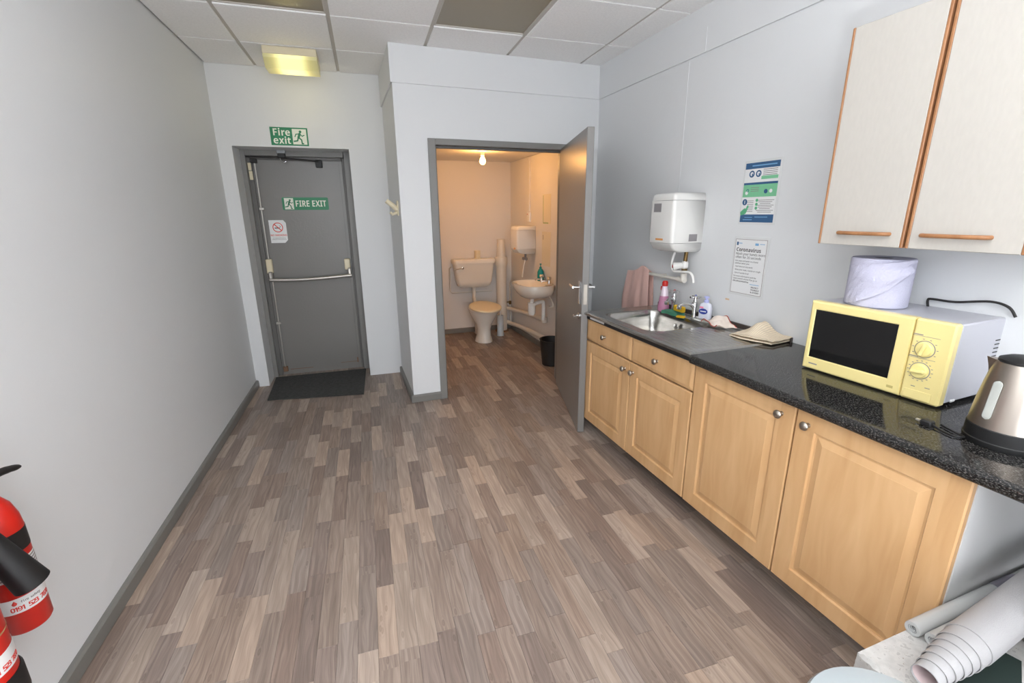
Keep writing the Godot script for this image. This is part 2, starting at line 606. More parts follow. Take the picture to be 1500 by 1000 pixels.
func room():
	struct("wall_left", MB.new().box(Vector3(-0.06, 1.35, 2.9), Vector3(0.12, 2.7, 6.8)), M.wall_left)
	# far wall with the fire exit's opening
	var m := MB.new()
	m.box(Vector3(0.0514, 1.35, -0.18), Vector3(0.1028, 2.7, 0.36))
	m.box(Vector3((0.1028 + 0.98) / 2, (2.0234 + 2.7) / 2, -0.18), Vector3(0.8772, 2.7 - 2.0234, 0.36))
	m.box(Vector3((0.98 + 1.36) / 2, 1.35, -0.18), Vector3(0.38, 2.7, 0.36))
	struct("wall_far", m, M.wall)
	struct("wall_outside", MB.new().box(Vector3(0.55, 1.2, -0.41), Vector3(1.2, 2.4, 0.1)), M.dark)
	var wr := MB.new()
	wr.box(Vector3(0.06, 1.35, 0.91), Vector3(0.12, 2.7, 6.32))
	wr.box(Vector3(0.06, 1.35, 5.34), Vector3(0.12, 2.7, 0.42))
	wr.box(Vector3(0.06, 0.335, 4.6), Vector3(0.12, 0.67, 1.06))
	wr.box(Vector3(0.06, 2.415, 4.6), Vector3(0.12, 0.57, 1.06))
	struct("wall_right", wr, M.wall, TB)
	# partition with the toilet doorway
	var p := MB.new()
	p.box(Vector3((-1.622 - 1.375) / 2, 1.3, -0.055), Vector3(0.247, 2.6, 0.11))
	p.box(Vector3((-1.375 - 0.27) / 2, (1.995 + 2.6) / 2, -0.055), Vector3(1.105, 2.6 - 1.995, 0.11))
	p.box(Vector3(-0.135, 1.3, -0.055), Vector3(0.27, 2.6, 0.11))
	struct("wall_partition", p, M.wall, TB)
	struct("wall_partition_side", MB.new().box(Vector3(-1.572, 1.3, -1.155), Vector3(0.1, 2.6, 2.09)), M.wall, TB)
	struct("wall_toilet_back", MB.new().box(Vector3(-0.8, 1.3, -2.16), Vector3(1.64, 2.6, 0.12)), M.toilet_wall, TB)
	struct("wall_toilet_right", MB.new().box(Vector3(-0.004, 1.045, -1.105), Vector3(0.008, 2.09, 1.99)), M.toilet_wall, TB)
	struct("wall_toilet_left", MB.new().box(Vector3(-1.518, 1.045, -1.105), Vector3(0.008, 2.09, 1.99)), M.toilet_wall, TB)
	struct("ceiling_toilet", MB.new().box(Vector3(-0.765, 2.125, -1.105), Vector3(1.51, 0.06, 1.99)), M.toilet_wall, TB)
	# back wall behind the camera, its unseen window placed to light the room
	var b := MB.new()
	b.box(Vector3(0.175, 1.35, 6.26), Vector3(0.55, 2.7, 0.12))
	b.box(Vector3(2.9, 1.35, 6.26), Vector3(1.5, 2.7, 0.12))
	b.box(Vector3(1.3, 2.42, 6.26), Vector3(1.7, 0.56, 0.12))
	struct("wall_back", b, M.wall)
	glazing("window_1", at(1.3, 1.07, 6.26), 1.7, 2.14)
	glazing("window_2", TB * at(0.06, 1.4, 4.6, PI / 2), 1.06, 1.46)  # added side window, out of view, brightens the left wall
	# painted fascia boards under the ceiling
	struct("trim_1", MB.new().box(Vector3(-0.006, 2.4805, 2.8), Vector3(0.012, 0.239, 5.6), 0.001), M.wall, TB)
	struct("trim_2", MB.new().box(Vector3(-0.8175, 2.4805, 0.006), Vector3(1.633, 0.239, 0.012), 0.001), M.wall, TB)
	struct("trim_3", MB.new().box(Vector3(-1.628, 2.4805, -0.4), Vector3(0.012, 0.239, 0.8), 0.001), M.wall, TB)
	# narrow cover strips over the joints of the wall boards
	struct("trim_4", MB.new().box(Vector3(-0.001, 1.98, 1.045), Vector3(0.002, 0.76, 0.005)), M.wall, TB)
	struct("trim_5", MB.new().box(Vector3(-0.013, 2.425, 1.185), Vector3(0.002, 0.12, 0.005)), M.wall, TB)
	# skirting
	var sk := func(a: Vector3, b2: Vector3, n: Vector3):
		var q := MB.new()
		var d := (b2 - a)
		var pol := PackedVector2Array([Vector2(0, 0), Vector2(0.02, 0), Vector2(0.02, 0.052), Vector2(0.014, 0.06), Vector2(0, 0.06)])
		q.extrude(pol, d.length(), Transform3D(Basis(n, Vector3.UP, d.normalized()), a), 0.3)
		return q
	struct("baseboard_left", sk.call(Vector3(0, 0.003, 0.0), Vector3(0, 0.003, 6.2), Vector3.RIGHT), M.skirting)
	var q2: MB = sk.call(Vector3(-1.642, 0.003, 0), Vector3(-1.394, 0.003, 0), Vector3(0, 0, 1))
	struct("baseboard_partition", q2, M.skirting, TB)
	struct("baseboard_partition_side", sk.call(Vector3(-1.622, 0.003, -0.79), Vector3(-1.622, 0.003, 0.0195), Vector3(-1, 0, 0)), M.skirting, TB)
	struct("baseboard_toilet_back", sk.call(Vector3(-1.51, 0.003, -2.1), Vector3(-0.01, 0.003, -2.1), Vector3(0, 0, 1)), M.skirting, TB)
	struct("baseboard_toilet_right", sk.call(Vector3(-0.008, 0.003, -2.08), Vector3(-0.008, 0.003, -0.12), Vector3(-1, 0, 0)), M.skirting, TB)

func floor_planks():
	var fl := struct("floor", MB.new().box(Vector3(1.45, -0.053, 2.2), Vector3(3.6, 0.1, 8.3)), M.dark)
	var W := 0.0695
	var looks := []
	var tones := [[rgb(112, 98, 91), rgb(150, 134, 125)], [rgb(122, 107, 98), rgb(162, 146, 135)], [rgb(146, 130, 119), rgb(184, 167, 154)], [rgb(122, 109, 102), rgb(160, 146, 137)]]
	for k in 4:
		var im := grain(60 + k, 96, 1024, tones[k][0], tones[k][1], 0.16, 0.005, 3 + k % 3)
		for tint in [Color(1, 1, 1), Color(0.94, 0.935, 0.93), Color(1.0, 0.98, 0.96)]:
			var mm := img_mat(im, 0.42, Vector3.ZERO)
			mm.albedo_color = tint
			looks.append(mm)
	var lens := [0.27, 0.33, 0.37, 0.43, 0.5]
	var meshes := {}
	for L in lens:
		for v in 3:
			var m := MB.new()
			var u0 := 0.0
			var v0: float = v * 0.31
			var v1: float = v0 + L / 1.0
			var hw := W / 2 - 0.00025
			var hl: float = L / 2 - 0.00025
			var b := 0.0006
			var tq := [Vector3(-hw + b, 0, hl - b), Vector3(hw - b, 0, hl - b), Vector3(hw - b, 0, -hl + b), Vector3(-hw + b, 0, -hl + b)]
			m.poly(tq, Vector3.UP, -1, [Vector2(u0, v0), Vector2(1, v0), Vector2(1, v1), Vector2(u0, v1)])
			var lo := [Vector3(-hw, -0.004, hl), Vector3(hw, -0.004, hl), Vector3(hw, -0.004, -hl), Vector3(-hw, -0.004, -hl)]
			var mid := [Vector3(-hw, -b, hl), Vector3(hw, -b, hl), Vector3(hw, -b, -hl), Vector3(-hw, -b, -hl)]
			var uu := [Vector2(0, v0), Vector2(1, v0), Vector2(1, v1), Vector2(0, v1)]
			for i in 4:
				var j := (i + 1) % 4
				var o: Vector3 = (mid[i] + mid[j]) * Vector3(1, 0, 1)
				m.poly([tq[i], tq[j], mid[j], mid[i]], o.normalized() + Vector3.UP, -1, [uu[i], uu[j], uu[j], uu[i]])
				m.poly([mid[i], mid[j], lo[j], lo[i]], o, -1, [uu[i], uu[j], uu[j], uu[i]])
			meshes["%s_%d" % [L, v]] = m.done()
	var all := []
	var cam := Vector3(1.06, 1.49, 4.39)
	var fwd := Vector3(sin(0.2977), 0, -cos(0.2977))
	var n := int(2.98 / W)
	for i in n:
		var x := 0.0005 + W * (i + 0.5)
		var z := (-1.55 if x > 1.42 else -0.35) - rng.randf() * 0.4
		if x <= 0.1 or (x > 0.98 and x <= 1.42):
			z = 0.0 - rng.randf() * 0.05
		var last := -1
		while z < 6.1:
			var L: float = lens[rng.randi() % 5]
			var c := Vector3(x, 0.0, z + L / 2)
			var look := rng.randi() % looks.size()
			if look == last: look = (look + 5) % looks.size()
			last = look
			# how large the plank shows: nearness, and whether it is in view at all
			var dd := c - cam
			var deep: float = dd.dot(fwd) * 0.963 + dd.y * -0.268
			var side: float = dd.dot(Vector3(cos(0.2977), 0, sin(0.2977)))
			var up: float = dd.y * 0.963 + dd.dot(fwd) * 0.268
			var seen: bool = deep > 0.3 and absf(side / deep) < 1.16 and up / deep > -0.80
			var bl := TB.affine_inverse() * c
			if bl.x > -0.62 and bl.z > 0.85: seen = false
			all.append([1.0 / dd.length_squared() if seen else 0.0, c, "%s_%d" % [L, rng.randi() % 3], look])
			z += L
	all.sort_custom(func(p, q): return p[0] > q[0])
	var rest := {}
	for i in all.size():
		var e: Array = all[i]
		if i < 290:
			part("plank", meshes[e[2]], looks[e[3]], fl, Transform3D(Basis.IDENTITY, e[1]))
		else:
			if not rest.has(e[3]): rest[e[3]] = SurfaceTool.new()
			rest[e[3]].append_from(meshes[e[2]], 0, Transform3D(Basis.IDENTITY, e[1]))
	var am := ArrayMesh.new()
	var mats := []
	for k in rest:
		rest[k].commit(am)
		mats.append(looks[k])
	var o := MeshInstance3D.new()
	o.mesh = am
	for k in mats.size(): o.set_surface_override_material(k, mats[k])
	o.name = "further_planks"
	o.set_meta("kind", "stuff")
	fl.add_child(o)

func ceiling_grid():
	var H := 2.6
	var ce := struct("ceiling", MB.new().box(Vector3(1.6, 2.68, 2.75), Vector3(3.6, 0.08, 7.2)), M.dark)
	var b1 := 0.3558
	var za := 0.5581
	var xs := [-0.2447]
	for k in 6: xs.append(b1 + 0.6005 * k)
	var zs := [-0.0419]
	for k in 10: zs.append(za + 0.5997 * k)
	var bars := MB.new()
	for x in xs:
		if x > 0: part("grid_runner", MB.new().box(Vector3(x, H + 0.0095, 3.1), Vector3(0.026, 0.003, 6.2)), M.grid, ce)
	for z in zs:
		if z > 0: part("grid_tee", MB.new().box(Vector3(1.6, H + 0.0098, z), Vector3(3.2, 0.003, 0.024)), M.grid, ce)
	var lights := {"1_2": 1, "3_2": 1, "1_8": 2, "3_8": 2}
	for i in xs.size():
		for j in zs.size():
			var x0: float = max(xs[i], 0.0)
			var x1: float = xs[i] + 0.6005
			var z0: float = max(zs[j], 0.0)
			var z1: float = zs[j] + 0.5997
			if z0 > 6.1: continue
			var key := "%d_%d" % [i, j]
			var c := Vector3((x0 + x1) / 2, H, (z0 + z1) / 2)
			var cb := TB.affine_inverse() * c
			if cb.x > 0.28 or (cb.z < -0.35 and cb.x > -1.4): continue
			if lights.has(key):
				ceiling_light(c, x1 - x0, z1 - z0, lights[key], i)
				continue
			var t := MB.new()
			var gx := 0.0115
			t.box(Vector3(0, 0.0095, 0), Vector3(x1 - x0 - gx * 2, 0.019, z1 - z0 - 0.014), 0.0015)
			part("ceiling_tile", t, M.tile, ce, Transform3D(Basis(Vector3(0, 0, 1), rng.randf_range(-0.002, 0.002)), c))

func ceiling_light(c: Vector3, w: float, d: float, kind: int, i: int):
	var where := ""
	if kind == 1:
		where = "unlit brown ceiling light panel over the path to the fire exit" if i == 1 else "unlit brown ceiling light panel over the path to the toilet door"
	else:
		where = "added lit ceiling light panel behind the viewer, nearer the %s wall" % ("left" if i == 1 else "right")
	var o := thing("ceiling_light", where, "ceiling light", Transform3D(Basis.IDENTITY, c), "recessed ceiling light panels")
	var fr := MB.new()
	for s in [-1, 1]:
		fr.box(Vector3(s * (w / 2 - 0.015), 0.011, 0), Vector3(0.006, 0.014, d - 0.02))
		fr.box(Vector3(0, 0.011, s * (d / 2 - 0.013)), Vector3(w - 0.036, 0.014, 0.006))
	part("frame", fr, M.grid, o)
	var dm: StandardMaterial3D = M.diffuser
	if kind == 2:  # lit panels added out of view to brighten the room
		dm = mat(Color(0.9, 0.9, 0.88), 0.4)
		dm.emission_enabled = true; dm.emission = Color(1.0, 0.97, 0.93); dm.emission_energy_multiplier = 1.5
	part("diffuser", MB.new().box(Vector3(0, 0.013, 0), Vector3(w - 0.036, 0.006, d - 0.032)), dm, o)

# ------------------------------------------------------------------ fire exit
func running_man(m: MB, c: Vector2, s: float, z: float):
	var P := func(x, y): return c + Vector2(x, y) * s
	disc(m, P.call(0.10, 0.36), 0.085 * s, z)
	stroke(m, [P.call(0.05, 0.22), P.call(-0.04, -0.02)], 0.15 * s, z)
	stroke(m, [P.call(0.06, 0.22), P.call(0.20, 0.08), P.call(0.33, 0.14)], 0.06 * s, z)
	stroke(m, [P.call(0.0, 0.22), P.call(-0.18, 0.20), P.call(-0.26, 0.04)], 0.06 * s, z)
	stroke(m, [P.call(-0.02, -0.02), P.call(0.14, -0.16), P.call(0.16, -0.40), P.call(0.24, -0.40)], 0.085 * s, z)
	stroke(m, [P.call(-0.06, -0.02), P.call(-0.12, -0.22), P.call(-0.34, -0.26)], 0.085 * s, z)

func fire_exit():
	var zf := -0.17
	var d := struct("door_1", null, null, Transform3D(Basis.from_scale(Vector3(1.0219, 1.0219, 1)), Vector3(0.5337, -0.0326, -0.27)))
	var x := func(v): return v - 0.545
	var fr := MB.new()
	fr.box(Vector3(x.call(0.131), 1.005, -0.01), Vector3(0.056, 2.03, 0.1), 0.003)
	fr.box(Vector3(x.call(0.953), 1.005, -0.01), Vector3(0.054, 2.03, 0.1), 0.003)
	fr.box(Vector3(x.call(0.541), 1.995, -0.01), Vector3(0.766, 0.052, 0.1), 0.003)
	part("frame", fr, M.grey, d)
	var sp := MB.new()
	sp.box(Vector3(x.call(0.175), 0.985, -0.035), Vector3(0.032, 1.97, 0.05))
	sp.box(Vector3(x.call(0.917), 0.985, -0.035), Vector3(0.018, 1.97, 0.05))
	sp.box(Vector3(x.call(0.541), 1.957, -0.035), Vector3(0.72, 0.024, 0.05))
	part("stop", sp, M.grey_dark, d)
	part("leaf", MB.new().box(Vector3(x.call(0.549), 0.985, -0.045), Vector3(0.716, 1.92, 0.045), 0.003), M.door_grey, d)
	part("edge_strip", MB.new().box(Vector3(x.call(0.879), 0.985, -0.021), Vector3(0.002, 1.88, 0.003)), M.grey_dark, d)
	part("threshold", MB.new().box(Vector3(x.call(0.545), 0.012, -0.02), Vector3(0.77, 0.022, 0.1), 0.004), M.grey_dark, d)
	var rs := MB.new()
	rs.box(Vector3(x.call(0.872), 0.112, -0.0222), Vector3(0.012, 0.05, 0.0012), 0.0)
	rs.box(Vector3(x.call(0.79), 0.098, -0.0222), Vector3(0.15, 0.004, 0.001), 0.0)
	rs.box(Vector3(x.call(0.36), 0.078, -0.0222), Vector3(0.2, 0.005, 0.001), 0.0)
	part("rust_patch", rs, M.rusty, d)
	# panic bar: two boxes, arms, bar and vertical bolts
	var pb := MB.new()
	pb.box(Vector3(x.call(0.216), 1.055, 0.005), Vector3(0.05, 0.125, 0.05), 0.006)
	pb.box(Vector3(x.call(0.868), 1.05, 0.005), Vector3(0.05, 0.1, 0.05), 0.006)
	part("panic_box", pb, M.cream, d)
	var arm := MB.new()
	arm.box(Vector3(x.call(0.22), 0.965, 0.03), Vector3(0.032, 0.09, 0.05), 0.008)
	arm.box(Vector3(x.call(0.882), 0.975, 0.03), Vector3(0.03, 0.09, 0.05), 0.008)
	part("panic_arm", arm, M.alu, d)
	part("panic_bar", MB.new().tube(curve([Vector3(x.call(0.21), 0.94, 0.06), Vector3(x.call(0.4), 0.932, 0.06), Vector3(x.call(0.62), 0.936, 0.06), Vector3(x.call(0.896), 0.952, 0.06)]), 0.0145, 14), M.alu, d)
	part("bolt_rod", MB.new().tube([Vector3(x.call(0.214), 1.93, -0.006), Vector3(x.call(0.215), 1.11, -0.006)], 0.0065, 10), M.alu, d)
	part("bolt_rod", MB.new().tube([Vector3(x.call(0.219), 0.93, -0.006), Vector3(x.call(0.22), 0.09, -0.006)], 0.0065, 10), M.alu, d)
	for y in [1.545, 0.535]:
		part("rod_guide", MB.new().box(Vector3(x.call(0.219), y, -0.01), Vector3(0.04, 0.022, 0.026), 0.003), M.alu, d)
	part("bolt_foot", MB.new().box(Vector3(x.call(0.222), 0.09, -0.01), Vector3(0.04, 0.05, 0.026), 0.004), M.rusty, d)
	var kp := MB.new()
	kp.box(Vector3(x.call(0.177), 1.815, -0.002), Vector3(0.026, 0.07, 0.02), 0.002)
	kp.box(Vector3(x.call(0.174), 1.885, -0.002), Vector3(0.024, 0.06, 0.016), 0.002)
	part("keeper", kp, M.cream, d)
	part("top_latch", MB.new().box(Vector3(x.call(0.21), 1.93, 0.0), Vector3(0.05, 0.035, 0.035), 0.004), M.dark, d)
	# door restrictor along the head
	part("closer_box", MB.new().box(Vector3(x.call(0.718), 1.918, -0.004), Vector3(0.055, 0.062, 0.034), 0.004), M.black, d)
	part("closer_arm", MB.new().tube([Vector3(x.call(0.16), 1.962, 0.03), Vector3(x.call(0.42), 1.957, 0.045), Vector3(x.call(0.72), 1.935, 0.018)], 0.006, 8), M.dark, d)
	var sb := MB.new()
	sb.box(Vector3(x.call(0.438), 2.003, 0.056), Vector3(0.066, 0.03, 0.035), 0.003)
	part("sensor", sb, mat(rgb(168, 172, 176), 0.5), d)
	part("sensor_bracket", MB.new().box(Vector3(x.call(0.438), 1.97, 0.054), Vector3(0.06, 0.035, 0.03), 0.004), M.black, d)
	part("hook", MB.new().tube(curve([Vector3(x.call(0.425), 1.955, 0.055), Vector3(x.call(0.432), 1.93, 0.06), Vector3(x.call(0.452), 1.918, 0.065), Vector3(x.call(0.47), 1.926, 0.065)]), 0.006, 8), M.chrome, d)
	# signs
	var s1 := thing("fire_exit_sign", "green and white 'Fire exit' sign on the wall above the grey door", "sign", at(0.532, 2.105, 0.0))
	part("panel", MB.new().box(Vector3(0, 0, 0.0015), Vector3(0.28, 0.136, 0.003)), M.green, s1)
	part("white_panel", MB.new().box(Vector3(0.076, 0, 0.003), Vector3(0.106, 0.116, 0.001)), M.sign_white, s1)
	var rm := MB.new()
	running_man(rm, Vector2(0.072, -0.004), 0.118, 0.0035)
	part("running_figure", rm, M.green, s1)
	text("Fire", 0.072, M.sign_white, s1, "lettering", Vector3(-0.124, 0.03, 0.003), true)
	text("exit", 0.072, M.sign_white, s1, "lettering", Vector3(-0.124, -0.031, 0.003), true)
	var s2 := thing("fire_exit_sign", "long green 'FIRE EXIT' sign stuck across the grey fire door", "sign", at(0.5603, 1.589, -0.2925))
	var bp := rrect(0.385, 0.108, 0.01, 4)
	part("panel", MB.new().extrude(bp, 0.002), M.green, s2)
	part("white_panel", MB.new().box(Vector3(-0.137, 0, 0.0022), Vector3(0.075, 0.096, 0.001)), M.sign_white, s2)
	var rm2 := MB.new()
	running_man(rm2, Vector2(-0.137, -0.003), 0.094, 0.0026)
	part("running_figure", rm2, M.green, s2)
	var ft := text("FIRE EXIT", 0.066, M.sign_white, s2, "lettering", Vector3(0.043, 0.0, 0.0024), true, 1)
	ft.scale = Vector3(0.88, 1.1, 1)
	var s3 := thing("no_smoking_sign", "white no smoking sticker with red ring on the fire door", "sign", at(0.3048, 1.349, -0.2925))
	part("panel", MB.new().extrude(PackedVector2Array([Vector2(-0.07, 0.1), Vector2(0.05, 0.1), Vector2(0.07, 0.075), Vector2(0.07, -0.075), Vector2(0.045, -0.1), Vector2(-0.07, -0.1)]), 0.0012), M.paper, s3)
	var ring := MB.new()
	disc(ring, Vector2(0.0, 0.036), 0.043, 0.0012, 0.0005, 0.036)
	stroke(ring, [Vector2(-0.028, 0.064), Vector2(0.028, 0.008)], 0.008, 0.0012)
	part("ring", ring, M.red_ink, s3)
	var cg := MB.new()
	cg.box(Vector3(-0.006, 0.031, 0.0013), Vector3(0.042, 0.008, 0.0004))
	stroke(cg, [Vector2(0.018, 0.036), Vector2(0.022, 0.046), Vector2(0.014, 0.052)], 0.003, 0.0011)
	part("cigarette", cg, M.ink, s3)
	text("NO SMOKING", 0.021, M.red_ink, s3, "lettering", Vector3(0.0, -0.032, 0.0012), true, 1)
	text("It is against the law to", 0.0105, M.ink, s3, "lettering", Vector3(0.0, -0.056, 0.0012), false, 1)
	text("smoke in these premises", 0.0105, M.ink, s3, "lettering", Vector3(0.0, -0.068, 0.0012), false, 1)
	# mat
	var mm := MB.new()
	var mp := PackedVector2Array([Vector2(0.152, -0.387), Vector2(0.92, -0.494), Vector2(0.94, 0.2), Vector2(0.125, 0.2)])
	mm.extrude(mp, 0.009, Transform3D(Basis(Vector3.RIGHT, Vector3(0, 0, -1), Vector3.UP), Vector3(0, 0.001, 0)))
	solo("door_mat", mm, M.mat_pile, "dark grey ribbed mat on the floor before the fire exit", "door mat")
	# emergency light on the ceiling
	var e := thing("emergency_light", "glowing yellowish emergency light on the ceiling over the fire exit", "emergency light", at(0.663, 2.6, 0.40))
	part("housing", MB.new().box(Vector3(0, -0.024, 0), Vector3(0.345, 0.048, 0.26), 0.004), M.cream, e)
	var gt := GradientTexture2D.new()
	var gr := Gradient.new()
	gr.offsets = PackedFloat32Array([0.0, 0.14, 0.3, 0.7, 0.86, 1.0])
	gr.colors = PackedColorArray([Color(0.32, 0.30, 0.15), Color(0.55, 0.53, 0.3), Color(0.98, 0.98, 0.78), Color(0.98, 0.98, 0.78), Color(0.55, 0.53, 0.3), Color(0.32, 0.30, 0.15)])
	gt.gradient = gr; gt.width = 128; gt.height = 8
	var lm := mat(rgb(206, 200, 152), 0.25)
	lm.emission_enabled = true; lm.emission = Color(0.95, 0.92, 0.8); lm.emission_texture = gt; lm.emission_operator = BaseMaterial3D.EMISSION_OP_MULTIPLY
	lm.emission_energy_multiplier = 1.0
	var le := MB.new()
	var pr := [Vector2(0.126, -0.048), Vector2(0.124, -0.07), Vector2(0.07, -0.124), Vector2(-0.07, -0.124), Vector2(-0.124, -0.07), Vector2(-0.126, -0.048)]
	var hw := 0.172
	for k in range(pr.size() - 1):
		var a: Vector2 = pr[k]
		var b: Vector2 = pr[k + 1]
		le.poly([Vector3(-hw, a.y, a.x), Vector3(hw, a.y, a.x), Vector3(hw, b.y, b.x), Vector3(-hw, b.y, b.x)], Vector3(0, -1, (a.x + b.x) * 8), -1, [Vector2(0, 0.5), Vector2(1, 0.5), Vector2(1, 0.5), Vector2(0, 0.5)])
	for s in [-1, 1]:
		var cap := []
		for q in pr: cap.append(Vector3(s * hw, q.y, q.x))
		var u := Vector2(0.01 if s < 0 else 0.99, 0.5)
		le.poly(cap, Vector3(s, 0, 0), -1, [u, u, u, u, u, u])
	part("lens", le, lm, e)
	var el := OmniLight3D.new()
	el.name = "emergency_glow"
	el.light_color = Color(1.0, 0.92, 0.6); el.light_energy = 0.02; el.omni_range = 6; el.omni_attenuation = 2; el.shadow_enabled = true
	el.light_size = 0.05
	el.position = Vector3(0.663, 2.40, 0.40)
	add_child(el)

# ------------------------------------------------------------------ toilet doorway and its leaf
func toilet_door():
	var d := struct("door_2", null, null, TB)
	var fr := MB.new()
	var jamb := func(x0, x1):
		fr.box(Vector3((x0 + x1) / 2, 1.00875, -0.05), Vector3(x1 - x0, 2.0175, 0.13), 0.002)
	jamb.call(-1.399, -1.345)
	jamb.call(-0.302, -0.248)
	fr.box(Vector3(-0.8235, 1.996, -0.05), Vector3(1.043, 0.043, 0.13), 0.002)
	part("frame", fr, M.grey, d)
	var sp := MB.new()
	sp.box(Vector3(-1.338, 0.98, -0.06), Vector3(0.014, 1.96, 0.04))
	sp.box(Vector3(-0.299, 0.98, -0.06), Vector3(0.014, 1.96, 0.04))
	sp.box(Vector3(-0.8235, 1.967, -0.06), Vector3(1.04, 0.015, 0.04))
	part("stop", sp, M.grey_dark, d)
	# leaf, opened into the kitchen; local x runs from the hinge, z is the leaf's thickness
	var hx := -0.348
	var ang := atan2(0.965, -0.285)
	var lf := Node3D.new()
	lf.name = "leaf"
	d.add_child(lf)
	lf.transform = Transform3D(Basis(Vector3.UP, -ang), Vector3(hx, 0, 0.018))
	var L := 0.99
	part("panel", MB.new().box(Vector3(L / 2, 0.992, -0.022), Vector3(L, 1.972, 0.044), 0.002), M.door_grey, lf)
	var h := MB.new()
	for s in [1.0, -1.0]:
		var z0: float = 0.0 if s > 0 else -0.044
		h.box(Vector3(L - 0.06, 0.985, z0 + s * 0.004), Vector3(0.04, 0.15, 0.008), 0.002)
		h.tube([Vector3(L - 0.06, 1.02, z0), Vector3(L - 0.06, 1.02, z0 + s * 0.045)], 0.009, 10)
		h.tube([Vector3(L - 0.058, 1.02, z0 + s * 0.045), Vector3(L - 0.17, 1.02, z0 + s * 0.045)], 0.009, 10)
	part("handle", h, M.chrome, lf)
	var tt := MB.new()
	tt.lathe([Vector2(0, 0), Vector2(0.022, 0), Vector2(0.022, 0.008), Vector2(0.01, 0.012), Vector2(0.008, 0.02), Vector2(0, 0.02)], 18, outward(L - 0.06, 0.83, 0.0))
	tt.box(Vector3(L - 0.06, 0.83, 0.03), Vector3(0.035, 0.012, 0.022), 0.003, Transform3D.IDENTITY)
	part("thumb_turn", tt, M.chrome, lf)
	part("latch_plate", MB.new().box(Vector3(L + 0.0006, 0.98, -0.022), Vector3(0.0015, 0.13, 0.022)), M.satin, lf)

